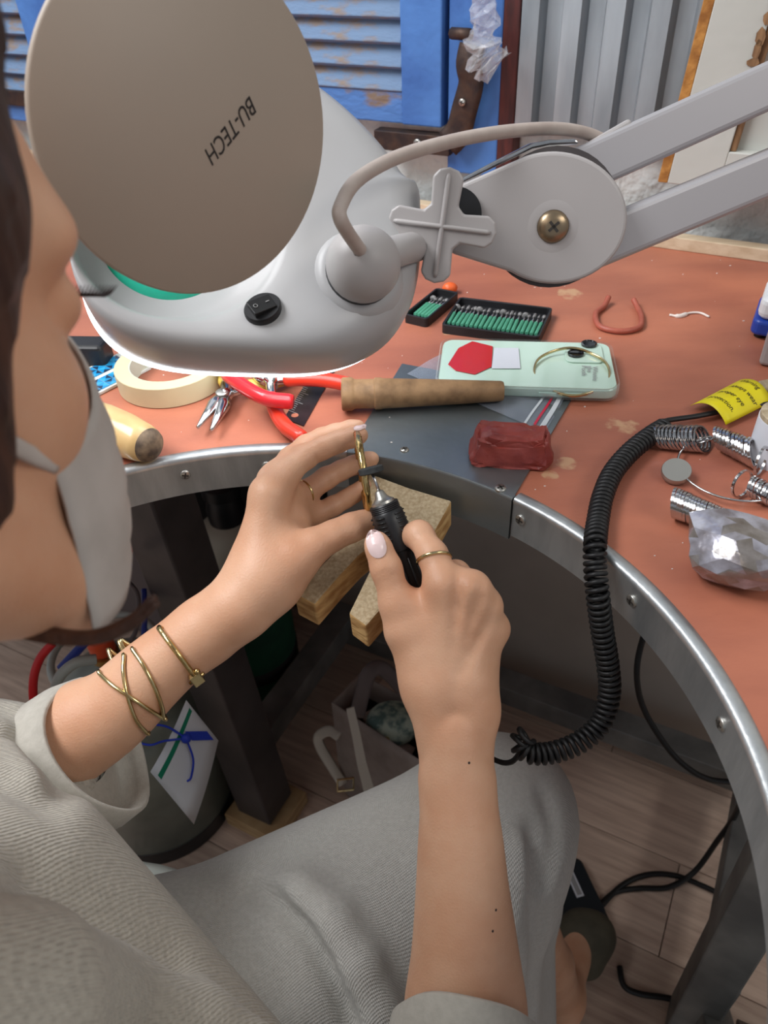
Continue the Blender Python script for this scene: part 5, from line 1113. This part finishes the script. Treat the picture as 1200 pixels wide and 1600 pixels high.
# ------------------------------------------------------------------ jewellery on the arms and the work in hand
def arm_loop(px, axis_pts, off, r, name, label, cat, m='gold_pale', flat=1.0, group=None):
    a, b = axis_pts; ax = nrm(b - a); fr_ = []
    for (x, y) in px:
        h = bhit(x, y)
        if h is None: continue
        fr_.append(h[0] + h[1] * off)
    fr_ = np.array(fr_); vv_ = nrm(ray(*px[2]))
    def ext(p, q):
        o = p - q; o = nrm(o - vv_ * (o @ vv_) - ax * (o @ ax) * .5); return [p + o * .0022 + vv_ * .002, p + o * .0030 + vv_ * .007]
    fr_ = np.vstack([ext(fr_[0], fr_[1])[::-1], fr_, ext(fr_[-1], fr_[-2])]); front = spline(fr_, 44); back = []
    for p in front[::-1]:
        q = p - a; along = ax * (q @ ax); rad = q - along; back.append(a + along - rad * .95)
    ctr = a + ax * ((front.mean(0) - a) @ ax)
    P = np.vstack([front, spline([front[-1]] + [back[i] for i in (6, 13, 20, 27, 33)] + [front[0]], 40)[1:-1]])
    return tag(obj(name, G().tube(P, r, 8, closed=True), m, smooth=True), label, cat, group)
axL = (C(110, 1150, .532), C(378, 945, .518))
br = arm_loop([(160, 1056), (178, 1071), (205, 1088), (232, 1106), (252, 1119)], axL, .0018, .0014, 'crossed_bangle', 'gold wire bangle strand slanting across the forearm next to the cuff', 'bangle', group='crossed gold wire bangle strands')
arm_loop([(196, 1030), (195, 1050), (200, 1085), (212, 1122), (226, 1141)], axL, .0016, .0014, 'crossed_bangle', 'gold wire bangle strand in the middle, crossing the slanted one', 'bangle', group='crossed gold wire bangle strands')
arm_loop([(212, 1020), (226, 1040), (242, 1072), (251, 1100), (253, 1117)], axL, .0018, .0015, 'crossed_bangle', 'gold wire bangle strand nearest the hinged bracelet', 'bangle', group='crossed gold wire bangle strands')
hb_ = thing('hinged_bracelet', 'flat gold hinged bracelet with a clasp nearest the left wrist', 'bracelet', C(275, 1021, .5))
ax = nrm(axL[1] - axL[0]); f1 = [bhit(x, y) for x, y in [(252, 984), (266, 1002), (283, 1024), (298, 1045), (305, 1055)]]
fr_ = spline([p + n * .0028 for p, n in f1], 30); a = axL[0]
bk = [a + ax * ((p - a) @ ax) - ((p - a) - ax * ((p - a) @ ax)) * 1.25 for p in fr_[::-1]]
P = np.vstack([fr_, spline([fr_[-1]] + [bk[i] for i in (5, 12, 18, 24)] + [fr_[0]], 30)[1:-1]])
obj('band', G().tube(P, .0019, 10, closed=True), 'gold', hb_, smooth=True)
cp_ = P[29]; obj('clasp', G().box(cp_, (ax, nrm(fr_[-1] - fr_[-4]), nrm(np.cross(ax, fr_[-1] - fr_[-4]))), (.0042, .0060, .0022)), 'gold_pale', hb_, bevel=.0008)
obj('clasp_pin', G().tube([cp_ - ax * .0060, cp_ + ax * .0060], .0013, 8), 'gold', hb_, smooth=True); obj('clasp_pin', G().ball(cp_ + ax * .003 - nrm(fr_[-1] - fr_[-4]) * .006, .0022, seg=10, rings=7), 'gold', hb_, smooth=True)
0 and obj('charm_plate', G().lathe([(.0065, 0), (.0065, .0015), (.005, .002), (.0001, .0022)], P[0] + nrm(P[0] - a - ax * ((P[0] - a) @ ax)) * .003, frame(nrm(P[0] - a - ax * ((P[0] - a) @ ax)) - .5 * nrm(ray(240, 980))), 24), 'gold', hb_, autos=40)
def finger_ring(p, q, t, r, w, label, m='gold_pale', tiltv=None):
    c = p * (1 - t) + q * t; ax = nrm(q - p) if tiltv is None else nrm(nrm(q - p) + tiltv); f = frame(ax)
    return tag(obj('finger_ring', G().tube([c + r * (math.cos(a) * f[0] + math.sin(a) * f[1]) for a in np.linspace(0, 2 * math.pi, 48, endpoint=False)], w, 8, closed=True), m, smooth=True), label, 'ring', 'rings on the fingers')
finger_ring(M1, C(676, 868, .488), .88, .0106, .0011, 'gold ring on the index finger of the right hand', tiltv=cu * .25 + cr * .1)
finger_ring(C(454, 718, .556), I2, .55, .0102, .0008, 'thin gold ring on the far finger of the left hand')
finger_ring(C(480, 768, .570), I3, .15, .0095, .0009, 'thin textured ring on the finger under the left index', 'gold')
# bangle being polished
gb = C(567, 743, .548); bn = cr * 1.0 + cu * .15; bn = nrm(bn - nrm(ray(567, 743)) * (bn @ nrm(ray(567, 743)))); bn = nrm(bn + nrm(ray(567, 743)) * .03); bu = nrm(cu - bn * (cu @ bn)); bw = np.cross(bn, bu)
g = G().tube([gb + .0295 * (math.cos(t) * bu + math.sin(t) * bw) for t in np.linspace(0, 2 * math.pi, 96, endpoint=False)], .0026, 10, closed=True, flat=1.0)
V = np.vstack(g.v); V += nrm(bu) * 0; g.v = [V + .00018 * rng.normal(size=V.shape)]
tag(obj('bangle', g, 'gold', smooth=True), 'gold bangle held up by the left fingers under the polishing wheel', 'bangle')
# rotary handpiece
ha, hb2 = C(592, 768, .508), C(660, 950, .518); ax = nrm(hb2 - ha); f = frame(ax, cu); ln_ = np.linalg.norm(hb2 - ha)
tool = thing('rotary_handpiece', 'black rotary handpiece with a grey polishing wheel held in the right hand', 'rotary tool', ha)
obj('nose', G().lathe([(.0022, -.0005), (.0032, .0005), (.0042, .0040), (.0062, .0060), (.0078, .0068), (.0080, .0085)], ha, f, 28), 'screw', tool, autos=40)
obj('shaft', G().lathe([(.0012, -.016), (.0012, .002)], ha, f, 12), 'chrome', tool, smooth=True)
wn = nrm(-ax + cr * .12); obj('polishing_wheel', G().lathe([(.0075, -.0022), (.0084, -.0016), (.0084, .0016), (.0075, .0022)], ha - ax * .0150, frame(wn), 36), 'dark_grey_rubber', tool, autos=50)
TS = 1.13
pf = [(.0084, .0085)]
for i in range(4): pf += [(.0090, .0095 + i * .0012), (.0086, .0101 + i * .0012)]
pf += [(.0094, .0150), (.0098, .022), (.0100, .030), (.0096, .036), (.0090, .041)]
obj('front_grip', G().lathe([(r * TS, h) for r, h in pf], ha, f, 36), 'black_plastic', tool, autos=50)
for (ang, n_) in ((.55, 6), (-.75, 6), (1.8, 6), (-2.0, 6)):
    for i in range(n_):
        h = .0165 + i * .0030; d1 = nrm(-nrm(ray(620, 820)) - ax * (-nrm(ray(620, 820)) @ ax)); d2 = np.cross(ax, d1); dd_ = d1 * math.cos(ang) + d2 * math.sin(ang); tt = np.cross(ax, dd_)
        obj('grip_rib', G().tube([ha + ax * h + dd_ * .0095 * TS - tt * .0032, ha + ax * h + dd_ * .0101 * TS, ha + ax * h + dd_ * .0095 * TS + tt * .0032], .0006, 6), 'black_rubber', tool, smooth=True)
obj('rear_body', G().lathe([(.0088, .041), (.0092, .0415), (.0092, .044), (.0088, .046), (.0086, .07), (.0078, ln_), (.004, ln_ + .002)], ha, f, 36), 'black_rubber', tool, autos=40)
for k in range(10):
    a = k * .628; d_ = f[0] * math.cos(a) + f[1] * math.sin(a); obj('flute', G().tube([ha + ax * .047 + d_ * .0088, ha + ax * .068 + d_ * .0088, ha + ax * (ln_ - .004) + d_ * .0078], [.0005, .0009, .0007], 6), 'black_plastic', tool, smooth=True)
